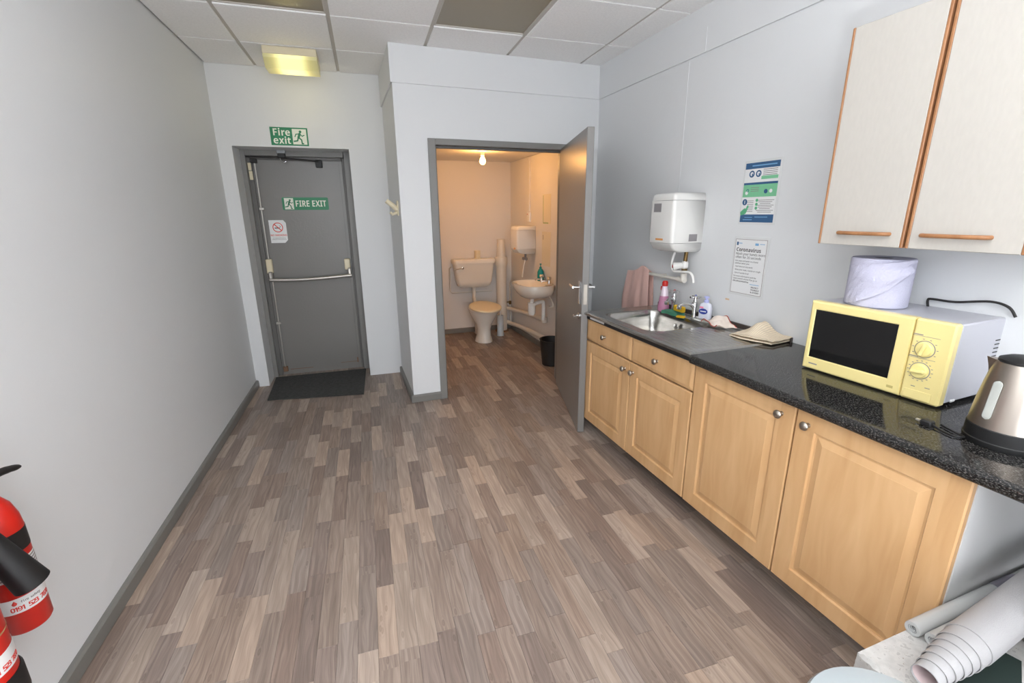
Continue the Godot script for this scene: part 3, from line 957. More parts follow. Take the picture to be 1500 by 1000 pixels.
# ------------------------------------------------------------------ toilet
func toilet_room():
	var b := thing("ceiling_bulb", "bare glowing bulb in a batten holder on the toilet ceiling", "light bulb", TB * at(-0.66, 2.095, -1.1))
	part("batten_holder", MB.new().lathe([Vector2(0, -0.05), Vector2(0.018, -0.05), Vector2(0.02, -0.018), Vector2(0.045, -0.008), Vector2(0.045, 0), Vector2(0, 0)], 20), M.white, b)
	var bm := mat(rgb(255, 236, 190), 0.3)
	bm.emission_enabled = true; bm.emission = Color(1.0, 0.80, 0.46); bm.emission_energy_multiplier = 9.0
	part("bulb", MB.new().lathe([Vector2(0, -0.138), Vector2(0.013, -0.136), Vector2(0.027, -0.124), Vector2(0.032, -0.106), Vector2(0.028, -0.086), Vector2(0.017, -0.064), Vector2(0.014, -0.05), Vector2(0, -0.05)], 20), bm, b)
	var l := OmniLight3D.new()
	l.name = "bulb_light"
	l.light_color = Color(1.0, 0.72, 0.40); l.light_energy = 0.27; l.omni_range = 9; l.omni_attenuation = 2; l.light_size = 0.03; l.shadow_enabled = true
	l.position = TB * Vector3(-0.66, 1.989, -1.1)
	add_child(l)
	# toilet suite
	var t := thing("toilet", "white toilet with cream lid under a wall cistern", "toilet", TB * at(-0.545, 0.0, -1.6))
	var pan := MB.new()
	pan.loft([ell(0, 0.002, -0.01, 0.105, 0.135), ell(0, 0.03, -0.01, 0.1, 0.13), ell(0, 0.08, -0.01, 0.085, 0.112), ell(0, 0.16, -0.005, 0.08, 0.11), ell(0, 0.23, 0.0, 0.1, 0.13), ell(0, 0.3, 0.005, 0.142, 0.175), ell(0, 0.36, 0.01, 0.17, 0.205), ell(0, 0.392, 0.01, 0.177, 0.215)])
	pan.loft([ell(0, 0.06, -0.16, 0.06, 0.12, 20), ell(0, 0.2, -0.18, 0.06, 0.12, 20), ell(0, 0.36, -0.2, 0.09, 0.12, 20)])
	part("pan", pan, M.ceramic, t)
	part("seat", MB.new().loft([ell(0, 0.394, 0.005, 0.182, 0.232), ell(0, 0.40, 0.005, 0.187, 0.237), ell(0, 0.412, 0.005, 0.187, 0.237), ell(0, 0.417, 0.005, 0.182, 0.232)]), M.ceramic, t, Transform3D(Basis(Vector3.RIGHT, 0.05), Vector3(0, 0.004, 0.02)))
	part("lid", MB.new().loft([ell(0, 0.419, 0.0, 0.184, 0.234), ell(0, 0.425, 0.0, 0.189, 0.24), ell(0, 0.434, 0.0, 0.189, 0.24), ell(0, 0.442, 0.0, 0.17, 0.22), ell(0, 0.444, 0.0, 0.1, 0.13)]), M.cream, t, Transform3D(Basis(Vector3.RIGHT, 0.09), Vector3(0, 0.008, 0.04)))
	var cis := MB.new()
	var loop := func(y, hw, z0, z1, r):
		var a := []
		for p in rrect(hw * 2, z1 - z0, r, 4, Vector2(0, (z0 + z1) / 2)): a.append(Vector3(p.x, y, p.y))
		return a
	cis.loft([loop.call(0.605, 0.17, -0.49, -0.36, 0.04), loop.call(0.625, 0.205, -0.495, -0.335, 0.04), loop.call(0.68, 0.222, -0.495, -0.325, 0.035), loop.call(0.9, 0.25, -0.495, -0.31, 0.03)])
	part("cistern", cis, M.ceramic, t)
	part("cistern_lid", MB.new().loft([loop.call(0.9, 0.262, -0.497, -0.298, 0.03), loop.call(0.935, 0.266, -0.497, -0.295, 0.03), loop.call(0.955, 0.258, -0.49, -0.305, 0.03)]), M.ceramic, t)
	var lev := MB.new()
	lev.lathe([Vector2(0, 0), Vector2(0.014, 0), Vector2(0.014, 0.02), Vector2(0, 0.024)], 14, outward(-0.155, 0.855, -0.318))
	lev.tube([Vector3(-0.155, 0.855, -0.295), Vector3(-0.21, 0.848, -0.29), Vector3(-0.265, 0.842, -0.29)], [0.006, 0.006, 0.009], 8)
	part("flush_lever", lev, M.chrome, t)
	part("flush_pipe", MB.new().tube([Vector3(0, 0.61, -0.4), Vector3(0, 0.45, -0.4), Vector3(0, 0.36, -0.3)], 0.021, 14), M.pipe, t)
	# roll on the cistern
	var tr := MB.new()
	tr.lathe([Vector2(0.016, 0), Vector2(0.036, 0), Vector2(0.036, 0.095), Vector2(0.016, 0.095), Vector2(0.016, 0)], 22)
	solo("toilet_roll", tr, M.cream, "small cream toilet roll standing on the cistern lid", "toilet roll", TB * at(-0.49, 0.956, -1.99))
	# soil pipe
	var sp := thing("soil_pipe", "thick cream soil pipe standing in the toilet corner", "pipe", TB * at(-0.178, 0, -2.0))
	part("pipe", MB.new().lathe([Vector2(0, 0.02), Vector2(0.066, 0.02), Vector2(0.066, 0.86), Vector2(0, 0.86)], 24), M.pipe, sp)
	part("collar", MB.new().lathe([Vector2(0, 0.86), Vector2(0.078, 0.86), Vector2(0.081, 0.88), Vector2(0.081, 0.95), Vector2(0.074, 0.965), Vector2(0, 0.965)], 24), M.pipe, sp)
	part("upper_pipe", MB.new().lathe([Vector2(0, 0.965), Vector2(0.058, 0.965), Vector2(0.05, 1.17), Vector2(0.046, 1.18), Vector2(0, 1.18)], 24), M.pipe, sp)
	part("floor_joint", MB.new().lathe([Vector2(0, 0.0), Vector2(0.088, 0.0), Vector2(0.082, 0.02), Vector2(0, 0.02)], 20), M.rusty, sp)
	# brush holder
	var bh := thing("toilet_brush_holder", "pale blue see-through brush holder standing beside the toilet pan", "brush holder", TB * at(-0.275, 0, -1.78))
	part("holder", MB.new().lathe([Vector2(0, 0), Vector2(0.046, 0), Vector2(0.042, 0.02), Vector2(0.04, 0.26), Vector2(0.036, 0.26), Vector2(0.034, 0.02), Vector2(0, 0.02)], 20), M.blue_clear, bh)
	part("brush_handle", MB.new().tube([Vector3(0, 0.03, 0), Vector3(0, 0.34, 0)], 0.008, 8), M.white, bh)
	# pipes on the walls
	var w1 := thing("waste_pipe", "upper white waste pipe from the basin trap to the soil pipe", "pipe", TB * at(-0.05, 0.3, -1.5))
	part("pipe", MB.new().tube(curve([Vector3(-0.06, 0.0, -0.495), Vector3(-0.02, -0.005, -0.44), Vector3(0.0, 0.0, -0.3), Vector3(0.0, 0.03, 0.0), Vector3(0.0, 0.065, 0.57)], 5), 0.024, 12), M.pipe, w1)
	part("elbow", MB.new().lathe([Vector2(0, -0.03), Vector2(0.034, -0.03), Vector2(0.034, 0.03), Vector2(0, 0.03)], 16, Transform3D(Basis.IDENTITY, Vector3(0, 0.065, 0.57))), M.pipe, w1)
	var w2 := thing("waste_pipe", "lower white waste pipe running along the toilet skirting", "pipe", TB * at(-0.055, 0.15, -1.5))
	part("pipe", MB.new().tube(curve([Vector3(-0.06, -0.03, -0.49), Vector3(-0.02, -0.045, -0.42), Vector3(0.0, -0.03, -0.2), Vector3(0.0, 0.0, 0.3), Vector3(0.0, 0.018, 0.82)], 5), 0.026, 12), M.pipe, w2)
	var w3 := thing("supply_pipe", "thin white supply pipe looping behind the cistern", "pipe", TB * at(-0.83, 0.5, -2.08))
	part("pipe", MB.new().tube([Vector3(0.02, 0.36, 0.06), Vector3(0.0, 0.34, 0.01), Vector3(0.0, 0.06, 0.0), Vector3(0.02, 0.03, 0.0), Vector3(0.55, 0.03, 0.0)], 0.009, 10), M.pipe, w3)
	var w4 := thing("riser_pipe", "thin upright white pipe with tap in the toilet corner", "pipe", TB * at(-0.045, 0.06, -2.05))
	part("pipe", MB.new().tube([Vector3(0, 0, 0), Vector3(0, 0.56, 0), Vector3(0.005, 0.6, 0.06), Vector3(0.005, 0.56, 0.55), Vector3(0.005, 0.53, 0.86)], 0.011, 10), M.pipe, w4)
	var vt := MB.new()
	vt.box(Vector3(0, 0.3, 0.0), Vector3(0.03, 0.05, 0.03), 0.006)
	vt.box(Vector3(-0.03, 0.31, 0.01), Vector3(0.04, 0.014, 0.02), 0.004)
	part("stop_tap", vt, M.brass, w4)
	# basin
	var ba := thing("wash_basin", "white wall basin with chrome taps and plastic trap in the toilet", "basin", TB * at(-0.01, 0.02, -0.88))
	var bl := func(y, hw, dp, k):
		var a := []
		for i in 32:
			var th := TAU * i / 32.0
			var xx := cos(th)
			var zz := sin(th)
			# flat against the wall, rounded in front
			var px: float = -dp * (0.5 - 0.5 * xx * absf(xx) ** -0.35 if absf(xx) > 0.02 else 0.5)
			a.append(Vector3(px + k, y, hw * zz))
		return a
	var bm2 := MB.new()
	bm2.loft([bl.call(0.61, 0.08, 0.16, -0.13), bl.call(0.625, 0.17, 0.27, -0.05), bl.call(0.655, 0.235, 0.34, -0.01), bl.call(0.70, 0.268, 0.38, 0.0), bl.call(0.755, 0.28, 0.395, 0.0), bl.call(0.762, 0.272, 0.385, -0.005), bl.call(0.755, 0.22, 0.26, -0.09), bl.call(0.70, 0.19, 0.22, -0.1), bl.call(0.65, 0.1, 0.14, -0.13)])
	part("bowl", bm2, M.ceramic, ba)
	for s in [-1, 1]:
		var tp := MB.new()
		tp.lathe([Vector2(0, 0.758), Vector2(0.02, 0.758), Vector2(0.014, 0.77), Vector2(0.012, 0.8), Vector2(0.022, 0.805), Vector2(0.024, 0.825), Vector2(0.016, 0.835), Vector2(0, 0.838)], 16, Transform3D(Basis.IDENTITY, Vector3(-0.055, 0, s * 0.1)))
		tp.tube([Vector3(-0.055, 0.785, s * 0.1), Vector3(-0.12, 0.79, s * 0.08), Vector3(-0.135, 0.775, s * 0.078)], 0.009, 10)
		part("tap", tp, M.chrome, ba)
	var tb := MB.new()
	tb.tube([Vector3(-0.22, 0.61, 0.03), Vector3(-0.22, 0.55, 0.03)], 0.022, 14)
	tb.lathe([Vector2(0, 0.43), Vector2(0.032, 0.43), Vector2(0.04, 0.45), Vector2(0.04, 0.53), Vector2(0.046, 0.535), Vector2(0.046, 0.56), Vector2(0, 0.56)], 18, Transform3D(Basis.IDENTITY, Vector3(-0.22, 0, 0.03)))
	tb.tube(curve([Vector3(-0.2, 0.54, 0.03), Vector3(-0.12, 0.56, 0.02), Vector3(-0.08, 0.54, 0.015), Vector3(-0.08, 0.36, 0.015)]), 0.022, 12)
	part("trap", tb, M.white_gloss, ba)
	part("feed_hose", MB.new().tube(curve([Vector3(-0.08, 0.66, 0.1), Vector3(-0.05, 0.6, 0.14), Vector3(-0.05, 0.54, 0.2), Vector3(-0.07, 0.52, 0.14), Vector3(-0.04, 0.52, 0.08)]), 0.009, 8), M.pipe, ba)
	# soap by the basin
	var so := thing("soap_bottle", "turquoise liquid soap bottle on the toilet basin", "soap bottle", TB * at(-0.05, 0.776, -1.04))
	part("bottle", MB.new().lathe([Vector2(0, 0), Vector2(0.034, 0), Vector2(0.036, 0.02), Vector2(0.034, 0.1), Vector2(0.02, 0.13), Vector2(0, 0.13)], 20), M.teal, so)
	part("pump", MB.new().lathe([Vector2(0, 0.13), Vector2(0.014, 0.13), Vector2(0.014, 0.15), Vector2(0.005, 0.155), Vector2(0.005, 0.175), Vector2(0.012, 0.178), Vector2(0.01, 0.188), Vector2(0, 0.188)], 14), M.teal, so)
	# water heater, spur and paper on the wall
	water_heater(kw(-1.5, 1.05, 0.01), false)
	var sw := thing("fused_spur", "small white switched spur above the toilet water heater", "switch", kw(-1.45, 1.45, 0.008))
	part("plate", MB.new().box(Vector3(0, 0, 0.012), Vector3(0.07, 0.11, 0.024), 0.005), M.white, sw)
	part("neon", MB.new().box(Vector3(-0.02, 0.03, 0.025), Vector3(0.014, 0.012, 0.004), 0.001), M.red, sw)
	part("trunking", MB.new().box(Vector3(0, 0.35, 0.009), Vector3(0.022, 0.58, 0.018), 0.002), M.toilet_wall, sw)
	var pn := thing("faded_notice", "pale faded notice with green edge on the toilet wall", "notice", kw(-0.985, 1.53, 0.008))
	part("sheet", MB.new().box(Vector3(0, 0, 0.001), Vector3(0.2, 0.3, 0.002)), M.faded, pn)
	var pe := MB.new()
	pe.box(Vector3(-0.09, 0, 0.0022), Vector3(0.012, 0.28, 0.0006)); pe.box(Vector3(-0.02, -0.14, 0.0022), Vector3(0.13, 0.012, 0.0006))
	part("green_edge", pe, M.leafgreen, pn)
	var p2 := thing("pinned_paper", "blank pale paper pinned below the faded toilet notice", "paper", kw(-0.99, 1.12, 0.008))
	part("sheet", MB.new().box(Vector3(0, 0, 0.001), Vector3(0.22, 0.36, 0.0015)), M.faded, p2)
	part("pen_mark", MB.new().box(Vector3(-0.08, 0.12, 0.002), Vector3(0.012, 0.05, 0.0006)), M.ink_grey, p2)
	# bin behind the open door
	var wb := thing("waste_bin", "small black waste bin behind the grey toilet door", "bin", TB * at(-0.15, 0, -0.5))
	part("bin", MB.new().lathe([Vector2(0, 0.003), Vector2(0.1, 0.003), Vector2(0.125, 0.26), Vector2(0.13, 0.265), Vector2(0.118, 0.265), Vector2(0.095, 0.02), Vector2(0, 0.02)], 26), M.black, wb)
	# coat hook on the partition's side
	var hk := thing("wall_hook", "cream plastic hook on the partition's left side", "hook", TB * Transform3D(Basis(Vector3(0, 0, -1), Vector3.UP, Vector3(-1, 0, 0)) * Basis(Vector3.UP, PI), Vector3(-1.622, 1.535, -0.15)))
	hk.transform = TB * Transform3D(Basis(Vector3(0, 0, -1), Vector3(0, 1, 0), Vector3(-1, 0, 0)).orthonormalized() if false else Basis(Vector3(0, 0, 1), Vector3(0, 1, 0), Vector3(-1, 0, 0)), Vector3(-1.622, 1.535, -0.15))
	part("back_plate", MB.new().box(Vector3(0, 0, 0.005), Vector3(0.05, 0.11, 0.01), 0.003), M.cream, hk)
	var ha := MB.new()
	ha.tube([Vector3(0, -0.01, 0.008), Vector3(0, 0.02, 0.04), Vector3(0, 0.055, 0.085)], [0.02, 0.018, 0.018], 10)
	ha.tube([Vector3(0, -0.03, 0.008), Vector3(0, -0.045, 0.045), Vector3(0, -0.03, 0.062)], [0.013, 0.011, 0.011], 10)
	part("hook_arm", ha, M.cream, hk)

func water_heater(xf: Transform3D, kitchen: bool):
	var h := thing("water_heater", "white boxy water heater over the kitchen sink" if kitchen else "white boxy water heater over the toilet basin", "water heater", xf)
	var w := 0.225
	var d := 0.225
	var H := 0.345 if kitchen else 0.305
	var loop := func(y, ins, df):
		var pts := []
		var wx: float = w - ins * 2
		var dz: float = d - ins - df
		var pol := rrect(wx, dz * 2, 0.022, 4, Vector2(w / 2, 0))
		for p in pol:
			if p.y >= -1e-5: pts.append(Vector3(p.x, y, p.y))
		pts.append(Vector3(ins, y, 0)); pts.append(Vector3(w - ins, y, 0))
		# keep the order round the loop
		var c := Vector3(w / 2, y, dz / 2)
		pts.sort_custom(func(a, b): return atan2(a.z - c.z, a.x - c.x) < atan2(b.z - c.z, b.x - c.x))
		return pts
	part("casing", MB.new().loft([loop.call(0.055, 0.0, 0.0), loop.call(H - 0.045, 0.0, 0.0)]), M.white_gloss, h)
	part("top_cap", MB.new().loft([loop.call(H - 0.043, 0.001, 0.001), loop.call(H - 0.012, 0.004, 0.004), loop.call(H - 0.002, 0.012, 0.014), loop.call(H, 0.03, 0.04)]), M.white_gloss, h)
	part("base_cap", MB.new().loft([loop.call(0.0, 0.02, 0.05), loop.call(0.014, 0.006, 0.02), loop.call(0.053, 0.001, 0.001)]), M.white_gloss, h)
	if kitchen:
		part("badge", MB.new().box(Vector3(0.075, H - 0.085, d), Vector3(0.07, 0.05, 0.002)), M.label_grey, h)
		part("brand_strip", MB.new().box(Vector3(0.11, 0.075, d), Vector3(0.07, 0.011, 0.0015)), M.orange, h)
		part("rating_plate", MB.new().box(Vector3(w, 0.085, 0.07), Vector3(0.002, 0.042, 0.06)), M.label_grey, h)
	else:
		part("brand_strip", MB.new().box(Vector3(0.15, 0.06, d), Vector3(0.05, 0.02, 0.0015)), M.orange, h)
		var v := MB.new()
		v.box(Vector3(0.12, -0.06, 0.09), Vector3(0.1, 0.035, 0.035), 0.008)
		v.tube([Vector3(0.14, 0.01, 0.09), Vector3(0.14, -0.07, 0.09)], 0.013, 10)
		part("valve", v, M.label_grey, h)
		part("spout", MB.new().tube(curve([Vector3(0.15, -0.07, 0.1), Vector3(0.155, -0.16, 0.12), Vector3(0.17, -0.26, 0.14)]), 0.008, 8), M.pipe, h)

# ------------------------------------------------------------------ kitchen units
# raised panel in x, y; front face towards +z at z = 0
func raised(w: float, h: float, ins: float, drawer := false) -> MB:
	var m := MB.new()
	var steps := [[0.0, -0.02], [0.0, -0.004], [0.004, 0.0], [ins, 0.0], [ins + 0.004, -0.007], [ins + 0.011, -0.0075], [ins + 0.034, -0.001], [ins + 0.036, 0.0]]
	if drawer:
		steps = [[0.0, -0.02], [0.0, -0.007], [0.003, -0.0045], [0.016, -0.001], [0.019, 0.0]]
	var loops := []
	for s in steps:
		var a := []
		for q in [[0, 0], [1, 0], [1, 1], [0, 1]]:
			a.append(Vector3(lerpf(s[0], w - s[0], q[0]), lerpf(s[0], h - s[0], q[1]), s[1]))
		loops.append(a)
	for i in range(loops.size() - 1):
		for k in 4:
			var j := (k + 1) % 4
			var mid: Vector3 = (loops[i][k] + loops[i][j]) / 2 - Vector3(w / 2, h / 2, 0)
			mid.z = 0
			var out := Vector3(0, 0, 1) if i > 0 else mid
			m.poly([loops[i][k], loops[i][j], loops[i + 1][j], loops[i + 1][k]], out)
	m.poly(loops[-1], Vector3(0, 0, 1))
	m.poly(loops[0], Vector3(0, 0, -1))
	return m

func knob(parent: Node3D, x: float, y: float):
	part("knob", MB.new().lathe([Vector2(0, 0), Vector2(0.009, 0), Vector2(0.006, 0.006), Vector2(0.006, 0.013), Vector2(0.014, 0.017), Vector2(0.0165, 0.022), Vector2(0.014, 0.027), Vector2(0.006, 0.03), Vector2(0, 0.0305)], 22, Transform3D.IDENTITY, 0.9), M.satin, parent, outward(x, y, 0))

func cab_feet(c: Node3D, w: float):
	for x in [0.06, w - 0.06]:
		for z in [0.08, 0.42]:
			part("foot", MB.new().lathe([Vector2(0, 0.002), Vector2(0.028, 0.002), Vector2(0.026, 0.014), Vector2(0.016, 0.02), Vector2(0.016, 0.085), Vector2(0.03, 0.09), Vector2(0.03, 0.108), Vector2(0, 0.108)], 16, Transform3D(Basis.IDENTITY, Vector3(x, 0, z))), M.black, c)

func base_units():
	var F := 0.578
	# sink unit
	var l0 := 0.950
	var w := 1.023
	var s := thing("sink_cabinet", "maple base cabinet with two drawers and two doors under the steel sink", "cabinet", kw(l0, 0, 0.0))
	var cb := MB.new()
	cb.box(Vector3(w / 2, 0.115, 0.29), Vector3(w, 0.016, 0.53))
	cb.box(Vector3(0.008, 0.47, 0.29), Vector3(0.016, 0.7, 0.53))
	cb.box(Vector3(w - 0.008, 0.47, 0.29), Vector3(0.016, 0.7, 0.53))
	cb.box(Vector3(w / 2, 0.47, 0.03), Vector3(w, 0.7, 0.01))
	part("body", cb, M.carcass, s)
	part("front_rail", MB.new().box(Vector3(w / 2, 0.834, 0.572), Vector3(w, 0.026, 0.04), 0.003), M.black, s)
	part("chipped_strip", MB.new().box(Vector3(0.16, 0.838, 0.5935), Vector3(0.17, 0.016, 0.002)), M.carcass, s)
	for k in 2:
		var x0: float = [0.003, 0.521][k]
		var wd: float = [0.512, 0.499][k]
		var dw := part("drawer", raised(wd, 0.141, 0, true), M.maple, s, Transform3D(Basis.IDENTITY, Vector3(x0, 0.677, F)))
		knob(dw, [0.235, 0.232][k], 0.069)
		var dr := part("door", raised(wd, 0.561, 0.068), M.maple, s, Transform3D(Basis.IDENTITY, Vector3(x0, 0.108, F)))
		knob(dr, wd - 0.045 if k == 0 else 0.03, 0.509)
	cab_feet(s, w)
	var labels := ["maple single-door base cabinet between the sink cabinet and the end cabinet", "maple base cabinet at the near end, below microwave and kettle"]
	for k in 2:
		var a: float = [1.9765, 2.4955][k]
		var ww: float = [0.517, 0.507][k]
		var c := thing("base_cabinet", labels[k], "cabinet", kw(a, 0, 0.0), "single-door maple base cabinets")
		part("body", MB.new().box(Vector3(ww / 2, 0.464, 0.285), Vector3(ww, 0.714, 0.54)), M.carcass, c)
		var dr := part("door", raised(ww - 0.004, 0.713, 0.072), M.maple, c, Transform3D(Basis.IDENTITY, Vector3(0.002, 0.107, F)))
		knob(dr, ww - 0.058 if k == 0 else 0.047, 0.658)
		cab_feet(c, ww)
	# worktop
	var pol := PackedVector2Array([Vector2(0.002, 0.822), Vector2(0.6, 0.822)])
	for k in 9:
		var a := -PI / 2 + PI * k / 8.0
		pol.append(Vector2(0.606 + 0.012 * cos(a) if absf(a) < 1.5 else 0.606, 0.842 + 0.02 * sin(a)))
	pol.append(Vector2(0.002, 0.862))
	var wt := MB.new()
	wt.extrude(pol, 1.92, Transform3D(Basis(Vector3(0, 0, 1), Vector3(0, 1, 0), Vector3(1, 0, 0)), Vector3.ZERO), 0.9)
	solo("worktop", wt, M.granite, "glossy black granite-effect worktop running under the microwave", "worktop", kw(1.975, 0, 0))
	# end panel below the worktop beyond the cabinets is the cabinet's own white side
	# sink
	var sk := thing("sink", "stainless steel sink with left bowl and ribbed drainer, set in worktop", "sink", kw(0.945, 0.862, 0.0))
	var Wd := 1.028
	var o0 := 0.012
	var o1 := 0.608
	var top := func(u: float, v: float) -> Vector3:
		var x := u * Wd
		var z := lerpf(o1, o0, v)
		var e: float = min(min(x, Wd - x), min(z - o0, o1 - z))
		var y := 0.006 - 0.006 * exp(-e / 0.004)
		y -= 0.004 * smoothstep(0.018, 0.03, e)
		# bowl
		var q := Vector2(absf(x - 0.365) - (0.245 - 0.06), absf(z - 0.318) - (0.195 - 0.06))
		var sd: float = Vector2(max(q.x, 0), max(q.y, 0)).length() + min(max(q.x, q.y), 0.0) - 0.06
		var t := smoothstep(0.012, -0.022, sd)
		y -= 0.145 * t
		# drainer ribs
		if x > 0.64:
			var k := smoothstep(0.64, 0.68, x) * smoothstep(0.985, 0.95, x) * smoothstep(0.09, 0.12, z) * smoothstep(0.56, 0.53, z)
			y += 0.0022 * k * cos(TAU * (z - 0.1) / 0.036)
		return Vector3(x, y, z)
	var sm := MB.new()
	sm.sheet(128, 76, top, 0.0016)
	part("basin_top", sm, M.worn_steel, sk)
	part("front_lip", MB.new().box(Vector3(Wd / 2, -0.006, o1 + 0.0005), Vector3(Wd, 0.014, 0.003), 0.001), M.worn_steel, sk)
	part("waste", MB.new().lathe([Vector2(0, -0.141), Vector2(0.03, -0.141), Vector2(0.04, -0.1395), Vector2(0.04, -0.142), Vector2(0, -0.142)], 22, Transform3D(Basis.IDENTITY, Vector3(0.365, 0.002, 0.305))), M.chrome, sk)
	part("overflow", MB.new().lathe([Vector2(0, 0), Vector2(0.018, 0), Vector2(0.018, 0.004), Vector2(0.01, 0.007), Vector2(0, 0.007)], 18, outward(0.36, -0.06, 0.145)), M.chrome, sk)
	# dark upstand behind the sink
	struct("trim_8", MB.new().box(Vector3(0.52, 0.872, 0.007), Vector3(1.05, 0.03, 0.013), 0.002), mat(rgb(74, 66, 62), 0.4), kw(0.945, 0, 0))
	# taps
	var tap := func(lab: String, l: float, o: float, yaw: float, red: bool):
		var t := thing("sink_tap", lab, "tap", kw(l, 0.864, o, yaw), "pair of chrome sink taps")
		var b := MB.new()
		b.lathe([Vector2(0, 0), Vector2(0.024, 0), Vector2(0.024, 0.004), Vector2(0.014, 0.01), Vector2(0.012, 0.03), Vector2(0.012, 0.07), Vector2(0.016, 0.075), Vector2(0.016, 0.1), Vector2(0.011, 0.105), Vector2(0.009, 0.125), Vector2(0, 0.125)], 20)
		b.tube(curve([Vector3(0, 0.06, 0), Vector3(0, 0.088, 0.03), Vector3(0, 0.092, 0.075), Vector3(0, 0.08, 0.1)]), 0.0095, 12)
		b.lathe([Vector2(0, 0.062), Vector2(0.012, 0.062), Vector2(0.014, 0.068), Vector2(0.014, 0.084), Vector2(0, 0.09)], 16, Transform3D(Basis.IDENTITY, Vector3(0, 0, 0.1)))
		part("body", b, M.chrome, t)
		var h := MB.new()
		h.lathe([Vector2(0, 0.122), Vector2(0.013, 0.122), Vector2(0.014, 0.136), Vector2(0.008, 0.142), Vector2(0, 0.142)], 16)
		h.tube([Vector3(-0.034, 0.132, 0), Vector3(0.034, 0.132, 0)], 0.006, 10)
		h.tube([Vector3(0, 0.132, -0.034), Vector3(0, 0.132, 0.034)], 0.006, 10)
		part("cross_handle", h, M.chrome, t)
		part("index_cap", MB.new().lathe([Vector2(0, 0.142), Vector2(0.007, 0.142), Vector2(0.005, 0.146), Vector2(0, 0.1465)], 14), M.red if red else M.blue, t)
	tap.call("chrome sink tap behind the sponges, with a red cap", 1.175, 0.07, 0.45, true)
	tap.call("chrome sink tap beside the soap bottle, with a plain cross handle", 1.385, 0.085, -0.2, false)

